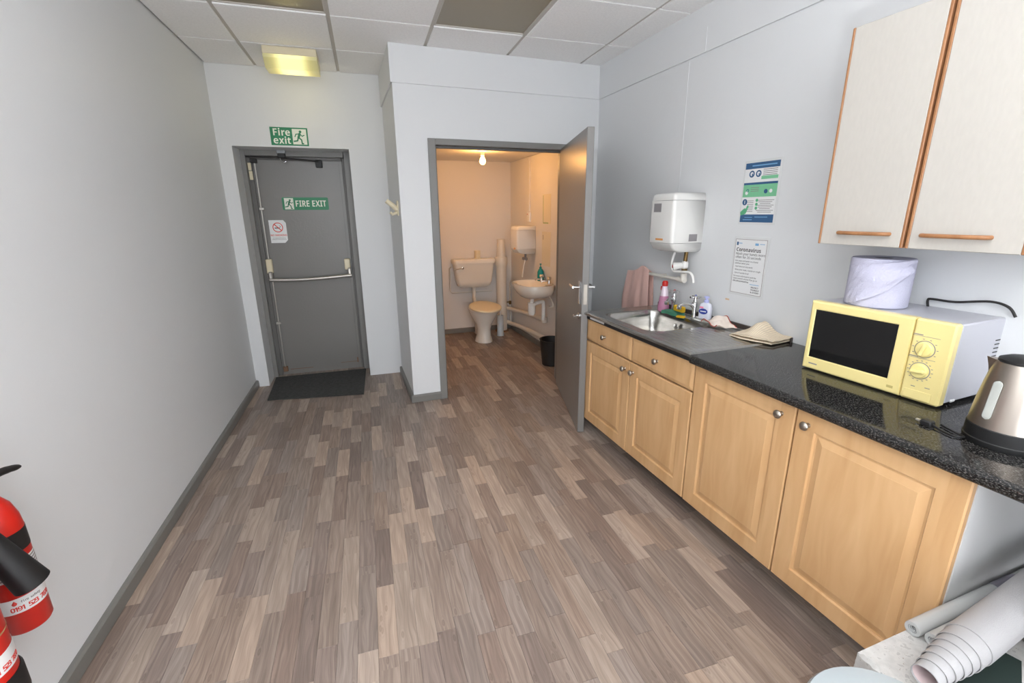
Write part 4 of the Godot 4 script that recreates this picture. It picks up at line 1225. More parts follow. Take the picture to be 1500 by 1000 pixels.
# ------------------------------------------------------------------ things on the worktop
func worktop_things():
	var Y := 0.864
	# washing-up liquid
	var wl := thing("washing_up_bottle", "pink washing-up liquid bottle with red cap at the sink", "bottle", kw(1.12, Y, 0.105))
	part("bottle", MB.new().lathe([Vector2(0, 0), Vector2(0.034, 0), Vector2(0.037, 0.006), Vector2(0.036, 0.03), Vector2(0.031, 0.07), Vector2(0.027, 0.1), Vector2(0, 0.1)], 24), M.pink, wl)
	part("shoulder", MB.new().lathe([Vector2(0, 0.1), Vector2(0.027, 0.1), Vector2(0.022, 0.135), Vector2(0.015, 0.165), Vector2(0, 0.165)], 24), M.pink_clear, wl)
	var cp := MB.new()
	cp.lathe([Vector2(0, 0.163), Vector2(0.017, 0.163), Vector2(0.019, 0.17), Vector2(0.019, 0.188), Vector2(0.013, 0.197), Vector2(0, 0.198)], 20)
	cp.box(Vector3(-0.028, 0.145, 0.0), Vector3(0.014, 0.03, 0.016), 0.004)
	part("cap", cp, M.red, wl)
	# sponges
	var sg := MB.new()
	var lump := func(u: float, v: float) -> Vector3:
		return Vector3(lerpf(-0.065, 0.065, u), 0.016 + 0.008 * sin(u * 5.0) * sin(v * 3.1), lerpf(0.03, -0.03, v + 0.06 * sin(u * 9.0)))
	sg.sheet(18, 8, lump, 0.02)
	solo("green_scourer", sg, M.scourer, "crumpled green scouring pad on the sink's back edge", "scouring pad", kw(1.245, Y + 0.006, 0.13, 0.15))
	var ys := MB.new()
	ys.box(Vector3(0, 0.018, 0), Vector3(0.08, 0.036, 0.028), 0.005, Transform3D(Basis(Vector3(0, 0, 1), -0.05), Vector3.ZERO))
	solo("yellow_sponge", ys, M.sponge, "yellow block sponge leaning behind the green scouring pad", "sponge", kw(1.275, Y + 0.024, 0.105, 0.1))
	var y2 := MB.new()
	y2.box(Vector3(0, 0.006, 0), Vector3(0.05, 0.012, 0.03), 0.003)
	solo("yellow_sponge", y2, M.sponge, "small flat yellow sponge scrap lying in front of the right tap", "sponge", kw(1.335, Y, 0.14, 0.5))
	# soap bottle on its dish
	var sd := MB.new()
	var dl := []
	for q in [[0.0, 0.8], [0.004, 0.95], [0.012, 1.06], [0.013, 1.0], [0.006, 0.85]]:
		dl.append(ell(0, q[0], 0, 0.075 * q[1], 0.045 * q[1], 28))
	sd.loft(dl)
	solo("soap_dish", sd, M.white_gloss, "white oval soap dish under the soap bottle", "soap dish", kw(1.455, Y, 0.075))
	var so := thing("soap_bottle", "clear hand soap bottle with blue oval label by the sink", "soap bottle", kw(1.455, Y + 0.0135, 0.065, 0.35))
	var bl := func(y, w, d, r):
		var a := []
		for p in rrect(w, d, r, 4): a.append(Vector3(p.x, y, p.y))
		return a
	part("bottle", MB.new().loft([bl.call(0.0, 0.068, 0.036, 0.012), bl.call(0.006, 0.074, 0.04, 0.014), bl.call(0.07, 0.074, 0.04, 0.014), bl.call(0.088, 0.06, 0.034, 0.013), bl.call(0.096, 0.03, 0.026, 0.012)]), M.soap, so)
	part("pump", MB.new().lathe([Vector2(0, 0.096), Vector2(0.014, 0.096), Vector2(0.014, 0.112), Vector2(0.006, 0.114), Vector2(0.006, 0.122), Vector2(0.015, 0.124), Vector2(0.015, 0.132), Vector2(0, 0.136)], 18), M.lilac, so)
	var ob := MB.new()
	disc(ob, Vector2.ZERO, 0.02, 0.0, 0.0008)
	part("label", ob, M.blue, so, Transform3D(Basis.from_scale(Vector3(1.35, 0.85, 1)), Vector3(-0.004, 0.045, 0.02)))
	part("label_band", MB.new().box(Vector3(-0.004, 0.045, 0.021), Vector3(0.036, 0.006, 0.0006)), M.paper, so)
	part("label_dot", MB.new().box(Vector3(-0.016, 0.068, 0.0202), Vector3(0.022, 0.01, 0.0008), 0.0), mat(rgb(232, 130, 160), 0.4), so)
	# cloth with red edge
	var cn := noise(77, 0.55, 2)
	var cf := func(u: float, v: float) -> Vector3:
		var x := lerpf(-0.085, 0.085, u)
		var z := lerpf(0.055, -0.05, v)
		return Vector3(x + 0.02 * (v - 0.5), 0.008 + 0.022 * absf(cn.get_noise_2d(u * 1.6, v * 1.6)) * 2.0 + 0.03 * exp(-pow((u - 0.3) / 0.25, 2.0)) * v, z)
	var dc := thing("dish_cloth", "crumpled white dish cloth with red edging on the drainer", "cloth", kw(1.60, Y + 0.003, 0.095, -0.25))
	part("cloth", MB.new().sheet(26, 18, cf, 0.003), M.cloth, dc)
	var e1 := []
	var e2 := []
	for k in 21:
		e1.append(cf.call(k / 20.0, 0.0)); e2.append(cf.call(k / 20.0, 1.0))
	part("red_edge", MB.new().tube(e1, 0.0025, 6), M.cloth_red, dc)
	part("red_edge", MB.new().tube(e2, 0.0025, 6), M.cloth_red, dc)
	# waffle tea towel
	var tf := func(u: float, v: float) -> Vector3:
		var x := lerpf(-0.105, 0.115, u)
		var z := lerpf(0.08, -0.08, v)
		var y := 0.016 + 0.062 * exp(-pow((u - 0.4) / 0.24, 2.0)) * smoothstep(0.15, 0.9, v) + 0.008 * cn.get_noise_2d(u * 3.0 + 5.0, v * 3.0) + 0.012 * sin(u * 3.0) * (1.0 - v)
		return Vector3(x, y, z + 0.02 * sin(u * 4.0))
	var tt := thing("tea_towel", "folded cream waffle tea towel on the worktop beside the microwave", "tea towel", kw(1.88, 0.866, 0.1, 0.12))
	part("upper_fold", MB.new().sheet(30, 20, tf, 0.005), M.waffle, tt)
	var tf2 := func(u: float, v: float) -> Vector3:
		var p: Vector3 = tf.call(u, v)
		return Vector3(p.x * 1.02 - 0.004, min(p.y * 0.45, 0.014), p.z * 1.02 + 0.003)
	part("lower_fold", MB.new().sheet(26, 16, tf2, 0.006), M.waffle, tt)
	microwave()
	# paper roll
	var pr := thing("paper_roll", "large pale lilac paper towel roll standing on the microwave", "paper roll", kw(2.425, 1.144, 0.165))
	part("roll", MB.new().lathe([Vector2(0.03, 0), Vector2(0.095, 0), Vector2(0.098, 0.004), Vector2(0.098, 0.172), Vector2(0.095, 0.176), Vector2(0.03, 0.176), Vector2(0.03, 0)], 40), M.roll_paper, pr)
	part("core", MB.new().lathe([Vector2(0.026, 0.001), Vector2(0.0295, 0.001), Vector2(0.0295, 0.175), Vector2(0.026, 0.175), Vector2(0.026, 0.001)], 24), M.roll_core, pr)
	var fn := noise(55, 2.0, 3)
	var ff := func(u: float, v: float) -> Vector3:
		var a := lerpf(2.15, 0.15, u)
		var rr := 0.1 + 0.012 * u + 0.008 * absf(fn.get_noise_2d(u * 3.0, v * 2.0)) + 0.006 * sin(v * 9.0 + u * 6.0) * u
		var y0 := lerpf(0.004, 0.10 * u + 0.03, u)
		return Vector3(rr * cos(a), lerpf(y0, 0.166 - 0.02 * (1 - u) + 0.012 * u, v), rr * sin(a))
	part("loose_sheet", MB.new().sheet(30, 14, ff, -0.0008), M.roll_paper, pr)
	# kettle
	var k := thing("kettle", "brushed steel cordless kettle with black base at the worktop's near end", "kettle", kw(2.955, 0.862, 0.375) * Transform3D(Basis.from_scale(Vector3(1, 1.14, 1)), Vector3.ZERO))
	part("base", MB.new().lathe([Vector2(0, 0.0), Vector2(0.084, 0.0), Vector2(0.087, 0.006), Vector2(0.087, 0.014), Vector2(0.085, 0.016), Vector2(0.085, 0.045), Vector2(0.083, 0.047), Vector2(0, 0.047)], 48), M.black, k)
	part("body", MB.new().lathe([Vector2(0, 0.047), Vector2(0.083, 0.047), Vector2(0.082, 0.06), Vector2(0.078, 0.1), Vector2(0.071, 0.15), Vector2(0.063, 0.195), Vector2(0.06, 0.205), Vector2(0, 0.205)], 48), M.kettle, k)
	part("lid", MB.new().lathe([Vector2(0, 0.205), Vector2(0.056, 0.205), Vector2(0.055, 0.211), Vector2(0.04, 0.217), Vector2(0, 0.219)], 40), M.black, k)
	var sa := Basis(Vector3.UP, 0.45)
	var spo := MB.new()
	spo.loft([
		[sa * Vector3(-0.058, 0.15, -0.006), sa * Vector3(-0.062, 0.15, 0), sa * Vector3(-0.058, 0.15, 0.006), sa * Vector3(-0.05, 0.15, 0)],
		[sa * Vector3(-0.055, 0.185, -0.016), sa * Vector3(-0.07, 0.187, 0), sa * Vector3(-0.055, 0.185, 0.016), sa * Vector3(-0.045, 0.185, 0)],
		[sa * Vector3(-0.05, 0.205, -0.022), sa * Vector3(-0.077, 0.209, 0), sa * Vector3(-0.05, 0.205, 0.022), sa * Vector3(-0.04, 0.206, 0)]], true, true, false)
	part("spout", spo, M.kettle, k)
	var kh := MB.new()
	var hb := Basis(Vector3.UP, 0.45)
	kh.tube(curve([hb * Vector3(0.05, 0.208, 0), hb * Vector3(0.09, 0.215, 0), hb * Vector3(0.115, 0.18, 0), hb * Vector3(0.118, 0.1, 0), hb * Vector3(0.1, 0.06, 0), hb * Vector3(0.08, 0.055, 0)]), 0.012, 12)
	part("handle", kh, M.black, k)
	# water gauge follows the cone
	var ga := func(u: float, v: float) -> Vector3:
		var y := lerpf(0.068, 0.165, v)
		var wv := 0.0095 * sqrt(max(0.0, 1.0 - pow(max(absf(v - 0.5) * 2.0 - 0.78, 0.0) / 0.22, 2.0)))
		var r := lerpf(0.0828, 0.0695, (y - 0.055) / 0.11)
		var an := 1.78
		var off := (u - 0.5) * 2.0 * wv / r
		return Vector3((r + 0.0022) * cos(an - off), y, (r + 0.0022) * sin(an - off))
	part("gauge", MB.new().sheet(8, 24, ga, -0.003), M.clear, k)
	var ga2 := func(u: float, v: float) -> Vector3:
		var p: Vector3 = ga.call(0.5 + (u - 0.5) * 0.55, 0.1 + 0.8 * v)
		return p * Vector3(1.012, 1, 1.012)
	part("gauge_window", MB.new().sheet(6, 20, ga2, -0.001), mat(rgb(176, 172, 160), 0.2), k)
	# plug and lead
	var pl := thing("power_lead", "small black plug and loose lead on the worktop by the kettle", "cable", kw(2.81, 0.862, 0.445))
	var pg := MB.new()
	pg.box(Vector3(0, 0.009, 0), Vector3(0.03, 0.018, 0.026), 0.004)
	part("plug", pg, M.black, pl)
	part("pin", MB.new().box(Vector3(-0.022, 0.01, 0.002), Vector3(0.014, 0.006, 0.008), 0.001), M.alu, pl)
	part("lead", MB.new().tube(curve([Vector3(0.012, 0.009, 0), Vector3(0.04, 0.005, 0.012), Vector3(0.075, 0.005, 0.02), Vector3(0.09, 0.005, 0.0), Vector3(0.06, 0.005, -0.012), Vector3(0.02, 0.005, -0.03)], 8), 0.0032, 8), M.black, pl)

func microwave():
	var W := 0.469
	var H := 0.279
	var D := 0.315
	var m := thing("microwave", "pale yellow fronted grey microwave with two dials on the worktop", "microwave", kw(2.28, 0.862, 0.305, 0.044))
	part("body", MB.new().box(Vector3(W / 2, H / 2 + 0.007, -0.035 - (D - 0.035) / 2), Vector3(W - 0.002, H - 0.012, D - 0.035), 0.004), M.mw_grey, m)
	for x in [0.05, W - 0.05]:
		for z in [-0.06, -0.26]:
			part("foot", MB.new().lathe([Vector2(0, 0), Vector2(0.014, 0), Vector2(0.016, 0.014), Vector2(0, 0.014)], 14, Transform3D(Basis.IDENTITY, Vector3(x, 0, z))), M.black, m)
	# door: frame round the window, with rounded outer edges
	var dw := 0.355
	var door := MB.new()
	var y0 := 0.006
	var y1 := H + 0.004
	var rings := [[0.0, -0.035], [0.0, -0.008], [0.002, -0.003], [0.007, 0.0]]
	var win := [0.018, 0.052, 0.314, 0.252]
	var loops := []
	for s in rings:
		loops.append([Vector3(s[0], y0 + s[0], s[1]), Vector3(dw - s[0] * 0.3, y0 + s[0], s[1]), Vector3(dw - s[0] * 0.3, y1 - s[0], s[1]), Vector3(s[0], y1 - s[0], s[1])])
	loops.append([Vector3(win[0], win[1], 0.0), Vector3(win[2], win[1], 0.0), Vector3(win[2], win[3], 0.0), Vector3(win[0], win[3], 0.0)])
	loops.append([Vector3(win[0] + 0.003, win[1] + 0.003, -0.004), Vector3(win[2] - 0.003, win[1] + 0.003, -0.004), Vector3(win[2] - 0.003, win[3] - 0.003, -0.004), Vector3(win[0] + 0.003, win[3] - 0.003, -0.004)])
	var cc := Vector3(dw / 2, (y0 + y1) / 2, 0)
	for i in range(loops.size() - 1):
		for k in 4:
			var j := (k + 1) % 4
			var mid: Vector3 = (loops[i][k] + loops[i][j]) / 2 - cc
			mid.z = 0
			door.poly([loops[i][k], loops[i][j], loops[i + 1][j], loops[i + 1][k]], mid if i == 0 else Vector3(0, 0, 1))
	var dn := part("door", door, M.yellow, m)
	part("window", MB.new().box(Vector3((win[0] + win[2]) / 2, (win[1] + win[3]) / 2, -0.009), Vector3(win[2] - win[0] - 0.004, win[3] - win[1] - 0.004, 0.01)), M.glass_dark, dn)
	part("maker_mark", MB.new().box(Vector3(0.045, 0.03, 0.0002), Vector3(0.034, 0.005, 0.0004)), M.ink_grey, dn)
	part("maker_mark", MB.new().box(Vector3(0.325, 0.03, 0.0002), Vector3(0.02, 0.009, 0.0004)), mat(rgb(196, 178, 110), 0.4), dn)
	var px := dw + 0.002
	var pw := W - px
	part("panel", MB.new().box(Vector3(px + pw / 2, (y0 + y1) / 2, -0.0175), Vector3(pw, y1 - y0, 0.035), 0.006), M.yellow, m)
	part("open_button", MB.new().box(Vector3(px + pw / 2 - 0.006, 0.028, 0.0), Vector3(pw * 0.72, 0.032, 0.004), 0.002), M.yellow, m)
	var marks := MB.new()
	var ccs := [Vector2(0.4, 0.186), Vector2(0.4, 0.112)]
	for kx in 2:
		var c: Vector2 = ccs[kx]
		for t in (8 if kx == 0 else 16):
			var an: float = (-0.5 + 4.1 * t / 7.0) if kx == 0 else TAU * t / 16.0
			marks.box(Vector3(c.x + cos(an) * 0.034, c.y + sin(an) * 0.034, 0.0002), Vector3(0.005, 0.0022, 0.0004))
		marks.box(Vector3(c.x - 0.003, c.y + 0.042, 0.0002), Vector3(0.075, 0.0012, 0.0004))
		marks.box(Vector3(c.x - 0.026, c.y + 0.046, 0.0002), Vector3(0.026, 0.003, 0.0004))
	marks.box(Vector3(0.391, 0.056, 0.0002), Vector3(0.012, 0.0025, 0.0004))
	marks.box(Vector3(0.431, 0.06, 0.0002), Vector3(0.014, 0.0025, 0.0004))
	part("dial_marks", marks, M.ink_grey, m).set_meta("kind", "stuff")
	for kx in 2:
		var c: Vector2 = ccs[kx]
		var kn := part("dial", MB.new().lathe([Vector2(0, 0), Vector2(0.0265, 0), Vector2(0.0265, 0.003), Vector2(0.0235, 0.004), Vector2(0.023, 0.009), Vector2(0.021, 0.011), Vector2(0, 0.011)], 32), M.yellow_knob, m, outward(c.x, c.y, 0))
		var gp := MB.new()
		gp.box(Vector3(0, 0.0165, 0), Vector3(0.012, 0.013, 0.042), 0.004)
		part("grip", gp, M.yellow_knob, kn, Transform3D(Basis(Vector3.UP, [-0.25, 1.7][kx]), Vector3.ZERO))
		part("dial_ring", MB.new().lathe([Vector2(0.0262, 0), Vector2(0.029, 0), Vector2(0.029, 0.0012), Vector2(0.0262, 0.0012), Vector2(0.0262, 0)], 32), M.label_grey, kn)
	var vents := MB.new()
	for k in 7:
		vents.box(Vector3(W - 0.001, 0.205 - 0.014 * k, -0.27), Vector3(0.0012, 0.004, 0.03))
	part("vent", vents, M.dark, m)
	part("side_tab", MB.new().box(Vector3(W, 0.018, -0.08), Vector3(0.004, 0.01, 0.026), 0.002), M.white, m)
	var cb := thing("microwave_cable", "dark grey mains lead curling up behind the microwave", "cable", kw(2.5, 1.13, 0.018))
	part("lead", MB.new().tube(curve([Vector3(0.02, 0.0, -0.006), Vector3(0.015, 0.035, 0.0), Vector3(0.03, 0.042, 0.002), Vector3(0.1, 0.043, 0.002), Vector3(0.19, 0.06, 0.0), Vector3(0.24, 0.05, 0.0), Vector3(0.262, 0.02, -0.004)], 8), 0.0042, 8), M.dark, cb)

# ------------------------------------------------------------------ things on the right wall
func wall_things():
	water_heater(kw(1.07, 1.255, 0.0), true)
	var v := thing("heater_tap", "white tap and swan spout below the kitchen water heater", "tap", kw(1.235, 1.09, 0.06))
	part("brass_stem", MB.new().tube([Vector3(0.004, 0.165, 0), Vector3(0.0, 0.1, 0)], 0.012, 12), M.brass, v)
	var wb := MB.new()
	wb.box(Vector3(0, 0.082, 0), Vector3(0.036, 0.05, 0.04), 0.01)
	wb.tube([Vector3(0.004, 0.082, 0.0), Vector3(-0.03, 0.076, 0.014), Vector3(-0.055, 0.07, 0.035)], [0.02, 0.022, 0.026], 16)
	part("valve", wb, M.white_gloss, v)
	part("red_dot", MB.new().lathe([Vector2(0, 0), Vector2(0.011, 0), Vector2(0.009, 0.004), Vector2(0, 0.004)], 14, Transform3D(Basis(Quaternion(Vector3.UP, Vector3(-0.55, -0.1, 0.8).normalized())), Vector3(-0.058, 0.07, 0.043))), M.red, v)
	part("brass_nut", MB.new().lathe([Vector2(0, 0.03), Vector2(0.012, 0.03), Vector2(0.018, 0.038), Vector2(0.018, 0.058), Vector2(0, 0.058)], 12), M.brass, v)
	part("spout", MB.new().tube(curve([Vector3(-0.08, 0.155, 0.02), Vector3(-0.085, 0.1, 0.03), Vector3(-0.08, 0.055, 0.03), Vector3(-0.045, 0.038, 0.03), Vector3(0.05, 0.045, 0.03), Vector3(0.09, 0.043, 0.03), Vector3(0.115, 0.02, 0.03), Vector3(0.125, -0.012, 0.03)], 7), 0.0085, 12), M.white_gloss, v)
	var el := MB.new()
	el.tube([Vector3(0, 0.03, 0), Vector3(0, -0.01, 0)], 0.02, 14)
	el.tube([Vector3(0.012, -0.012, 0), Vector3(-0.05, -0.012, 0)], 0.018, 14)
	part("elbow", el, M.pipe, v)
	var wp := thing("wall_pipe", "white supply pipe along the wall from towel to heater tap", "pipe", kw(0.84, 1.075, 0.04))
	part("pipe", MB.new().tube([Vector3(-0.1, 0.0, 0.0), Vector3(0.345, 0.002, 0.018)], 0.011, 12), M.pipe, wp)
	var clp := MB.new()
	clp.box(Vector3(0.16, 0, -0.008), Vector3(0.016, 0.028, 0.05), 0.003)
	part("pipe_clip", clp, M.pipe, wp)
	# pink towel
	var tw := thing("pink_towel", "faded pink towel hanging from the wall pipe left of the sink", "towel", kw(0.572, 0.765, 0.0))
	var tf := func(u: float, w: float) -> Vector3:
		var y := lerpf(0.0, 0.33, w)
		var xl := lerpf(0.0, 0.055, smoothstep(0.2, 1.0, w))
		var xr := lerpf(0.325, 0.30, w)
		var pk := 0.035 * exp(-pow((u - 0.72) / 0.22, 2.0)) * smoothstep(0.85, 1.0, w) - 0.02 * smoothstep(0.85, 1.0, w) * (1 - u)
		var fold := (0.004 * sin(u * 15.0 + w * 1.5) + 0.002 * sin(u * 27.0 - w * 3.0)) * (1.2 - w * 0.6)
		return Vector3(lerpf(xl, xr, u), y + pk + 0.07 * (u - 0.0) * (1.0 - w) , 0.062 + fold + 0.004 * sin(w * 3.0))
	part("front_fold", MB.new().sheet(44, 30, tf, 0.006), M.towel, tw)
	var tf2 := func(u: float, w: float) -> Vector3:
		var p: Vector3 = tf.call(u, w)
		return Vector3(lerpf(p.x, 0.16, 0.06), p.y * 0.96 + 0.01, lerpf(0.016, 0.05, smoothstep(0.9, 1.0, w)))
	part("back_fold", MB.new().sheet(24, 20, tf2, 0.006), M.towel, tw)
	posters()
	# small orange tape mark and stain of old tape
	solo("tape_scrap", MB.new().box(Vector3(0, 0, 0.0006), Vector3(0.028, 0.009, 0.0012)), mat(rgb(216, 184, 150), 0.6), "tiny orange scrap of tape on the wall above the soap bottle", "tape", kw(1.545, 1.005, 0.0))
	solo("tape_stain", MB.new().box(Vector3(0, 0, 0.0005), Vector3(0.05, 0.045, 0.001)), mat(rgb(204, 203, 190), 0.6), "faint greenish adhesive patch left of the wall cabinet", "adhesive patch", kw(2.06, 1.905, 0.0))

func posters():
	# upper poster: hand washing guidance in blue and green
	var p := thing("guidance_poster", "blue and green laminated health guidance poster, the upper one", "poster", kw(1.672, 1.583, 0.0))
	part("laminate", MB.new().box(Vector3(0.002, 0.0, 0.0006), Vector3(0.232, 0.322, 0.0012)), M.laminate, p)
	part("sheet", MB.new().box(Vector3(0, 0, 0.0014), Vector3(0.21, 0.297, 0.0006)), M.paper, p)
	var z := 0.0018
	var blk := func(nm, m, x, y, w, h): part(nm, MB.new().box(Vector3(x, y, z), Vector3(w, h, 0.0004)), m, p)
	blk.call("header", M.blue_ink, 0, 0.134, 0.21, 0.03)
	blk.call("footer", M.blue_ink, 0, -0.129, 0.21, 0.04)
	blk.call("green_box", M.teal_ink, 0, 0.01, 0.21, 0.062)
	blk.call("blue_rule", M.blue_ink, 0, 0.046, 0.21, 0.011)
	blk.call("green_bar", M.teal_ink, 0.052, 0.073, 0.1, 0.016)
	var ln := MB.new()
	for q in [[-0.012, 0.134, 0.15], [-0.012, -0.122, 0.0]]:
		if q[2] > 0: ln.box(Vector3(0.012, q[1], z + 0.0003), Vector3(q[2], 0.006, 0.0003))
	ln.box(Vector3(-0.055, -0.136, z + 0.0003), Vector3(0.06, 0.004, 0.0003)); ln.box(Vector3(0.03, -0.122, z + 0.0003), Vector3(0.08, 0.004, 0.0003)); ln.box(Vector3(-0.05, -0.124, z + 0.0003), Vector3(0.05, 0.003, 0.0003))
	part("print_strips", ln, M.sky_ink, p).set_meta("kind", "stuff")
	var gl := MB.new()
	for k in 4: gl.box(Vector3(0.052, 0.112 - 0.009 * k, z), Vector3(0.085, 0.003, 0.0004))
	for k in 3: gl.box(Vector3(-0.03, 0.026 - 0.009 * k, z + 0.0003), Vector3(0.05, 0.003, 0.0003))
	for k in 8: gl.box(Vector3(0.045, -0.038 - 0.0085 * k, z), Vector3(0.105 - 0.02 * (k % 3), 0.0028, 0.0004))
	for k in 7: gl.box(Vector3(-0.048, -0.04 - 0.009 * k, z), Vector3(0.04, 0.0028, 0.0004))
	part("print_lines", gl, M.ink_grey, p).set_meta("kind", "stuff")
	var ic := MB.new()
	disc(ic, Vector2(-0.06, 0.094), 0.017, z, 0.0005, 0.01); disc(ic, Vector2(-0.018, 0.094), 0.017, z, 0.0005, 0.01)
	ic.box(Vector3(-0.056, 0.087, z), Vector3(0.007, 0.018, 0.0005)); ic.box(Vector3(-0.014, 0.087, z), Vector3(0.007, 0.018, 0.0005))
	disc(ic, Vector2(-0.085, -0.046), 0.016, z)
	disc(ic, Vector2(0.04, 0.005), 0.011, z + 0.0003); disc(ic, Vector2(-0.075, 0.012), 0.008, z + 0.0003, 0.0005, 0.005)
	part("icons", ic, M.blue_ink, p)
	var iw := MB.new()
	disc(iw, Vector2(0.07, 0.006), 0.009, z + 0.0003); disc(iw, Vector2(-0.08, 0.0), 0.009, z + 0.0003)
	iw.box(Vector3(-0.085, -0.046, z + 0.0004), Vector3(0.004, 0.018, 0.0004))
	part("icons_white", iw, M.paper, p)
	var ig := MB.new()
	for y in [-0.038, -0.058, -0.077]: disc(ig, Vector2(-0.008, y), 0.008, z)
	stroke(ig, [Vector2(-0.1, -0.108), Vector2(-0.075, -0.1), Vector2(-0.062, -0.068)], 0.012, z)
	stroke(ig, [Vector2(-0.1, -0.1), Vector2(-0.08, -0.085)], 0.016, z)
	part("icons_green", ig, mat(rgb(96, 178, 132), 0.5), p)
	# lower poster: Coronavirus
	var c := thing("coronavirus_poster", "white 'Coronavirus' hand washing poster with thin dark border, the lower one", "poster", kw(1.662, 1.199, 0.0))
	part("laminate", MB.new().box(Vector3(0.002, 0, 0.0006), Vector3(0.232, 0.318, 0.0012)), M.laminate, c)
	part("sheet", MB.new().box(Vector3(0, 0, 0.0014), Vector3(0.206, 0.291, 0.0006)), M.paper, c)
	var bd := MB.new()
	for s in [-1, 1]:
		bd.box(Vector3(s * 0.1025, 0, z), Vector3(0.0016, 0.29, 0.0004)); bd.box(Vector3(0, s * 0.145, z), Vector3(0.206, 0.0016, 0.0004))
	part("border", bd, mat(rgb(110, 76, 70), 0.5), c)
	text("Coronavirus", 0.028, M.ink, c, "title", Vector3(-0.093, 0.09, z), true)
	text("Wash your hands more", 0.0185, M.ink, c, "heading", Vector3(-0.093, 0.068, z), false)
	text("often for 20 seconds", 0.0185, M.ink, c, "heading", Vector3(-0.093, 0.05, z), false)
	var yy := 0.03
	for s in ["Use soap and water or a hand", "sanitiser when you:", "- Get home or into work", "- Blow your nose, sneeze or cough", "- Eat or handle food", "For more information and the", "Government's Action Plan go to", "nhs.uk/coronavirus"]:
		text(s, 0.0115, M.ink, c, "small_print", Vector3(-0.093, yy, z), s.begins_with("nhs"))
		yy -= 0.0135 + (0.004 if s.ends_with(":") or s.ends_with("food") or s.ends_with("work") or s.ends_with("cough") else 0.0)
	yy = -0.105
	for s in ["PROTECT", "YOURSELF", "& OTHERS"]:
		text(s, 0.0115, M.ink, c, "small_print", Vector3(0.035, yy, z), true)
		yy -= 0.013
	part("crest", MB.new().box(Vector3(-0.088, 0.122, z), Vector3(0.012, 0.018, 0.0004)), M.blue_ink, c)
	part("logo", MB.new().box(Vector3(0.04, 0.122, z), Vector3(0.022, 0.012, 0.0004)), M.sky_ink, c)
	var ll := MB.new()
	ll.box(Vector3(-0.068, 0.124, z), Vector3(0.022, 0.004, 0.0004)); ll.box(Vector3(0.074, 0.124, z), Vector3(0.03, 0.003, 0.0004)); ll.box(Vector3(0.055, -0.09, z), Vector3(0.06, 0.003, 0.0004))
	part("logo_line", ll, M.sky_ink, c)

func wall_cabinet():
	var c := thing("wall_cabinet", "white double-door wall cabinet with wooden edging above the microwave", "wall cabinet", kw(2.258, 1.367, 0.0))
	var w := 0.602
	var h := 0.735
	part("body", MB.new().box(Vector3(w / 2, h / 2 + 0.001, 0.139), Vector3(w, h, 0.274), 0.001), M.carcass, c)
	for k in 2:
		var x0: float = [0.0, 0.304][k]
		var dw: float = 0.296
		var d := part("door", MB.new().box(Vector3(x0 + dw / 2, h / 2, 0.289), Vector3(dw - 0.018, h, 0.02), 0.002), M.white_door, c)
		for s in [0.0045, dw - 0.0045]:
			part("edging", MB.new().box(Vector3(x0 + s, h / 2, 0.289), Vector3(0.009, h, 0.022), 0.002), M.brown_wood, d)
		var hx: float = x0 + [0.165, 0.13][k]
		var hl := 0.085
		part("handle", MB.new().tube(curve([Vector3(hx - hl, 0.044, 0.298), Vector3(hx - hl + 0.006, 0.044, 0.316), Vector3(hx - hl * 0.6, 0.044, 0.322), Vector3(hx, 0.044, 0.325), Vector3(hx + hl * 0.6, 0.044, 0.322), Vector3(hx + hl - 0.006, 0.044, 0.316), Vector3(hx + hl, 0.044, 0.298)], 4), 0.0068, 10), M.brown_wood, d)

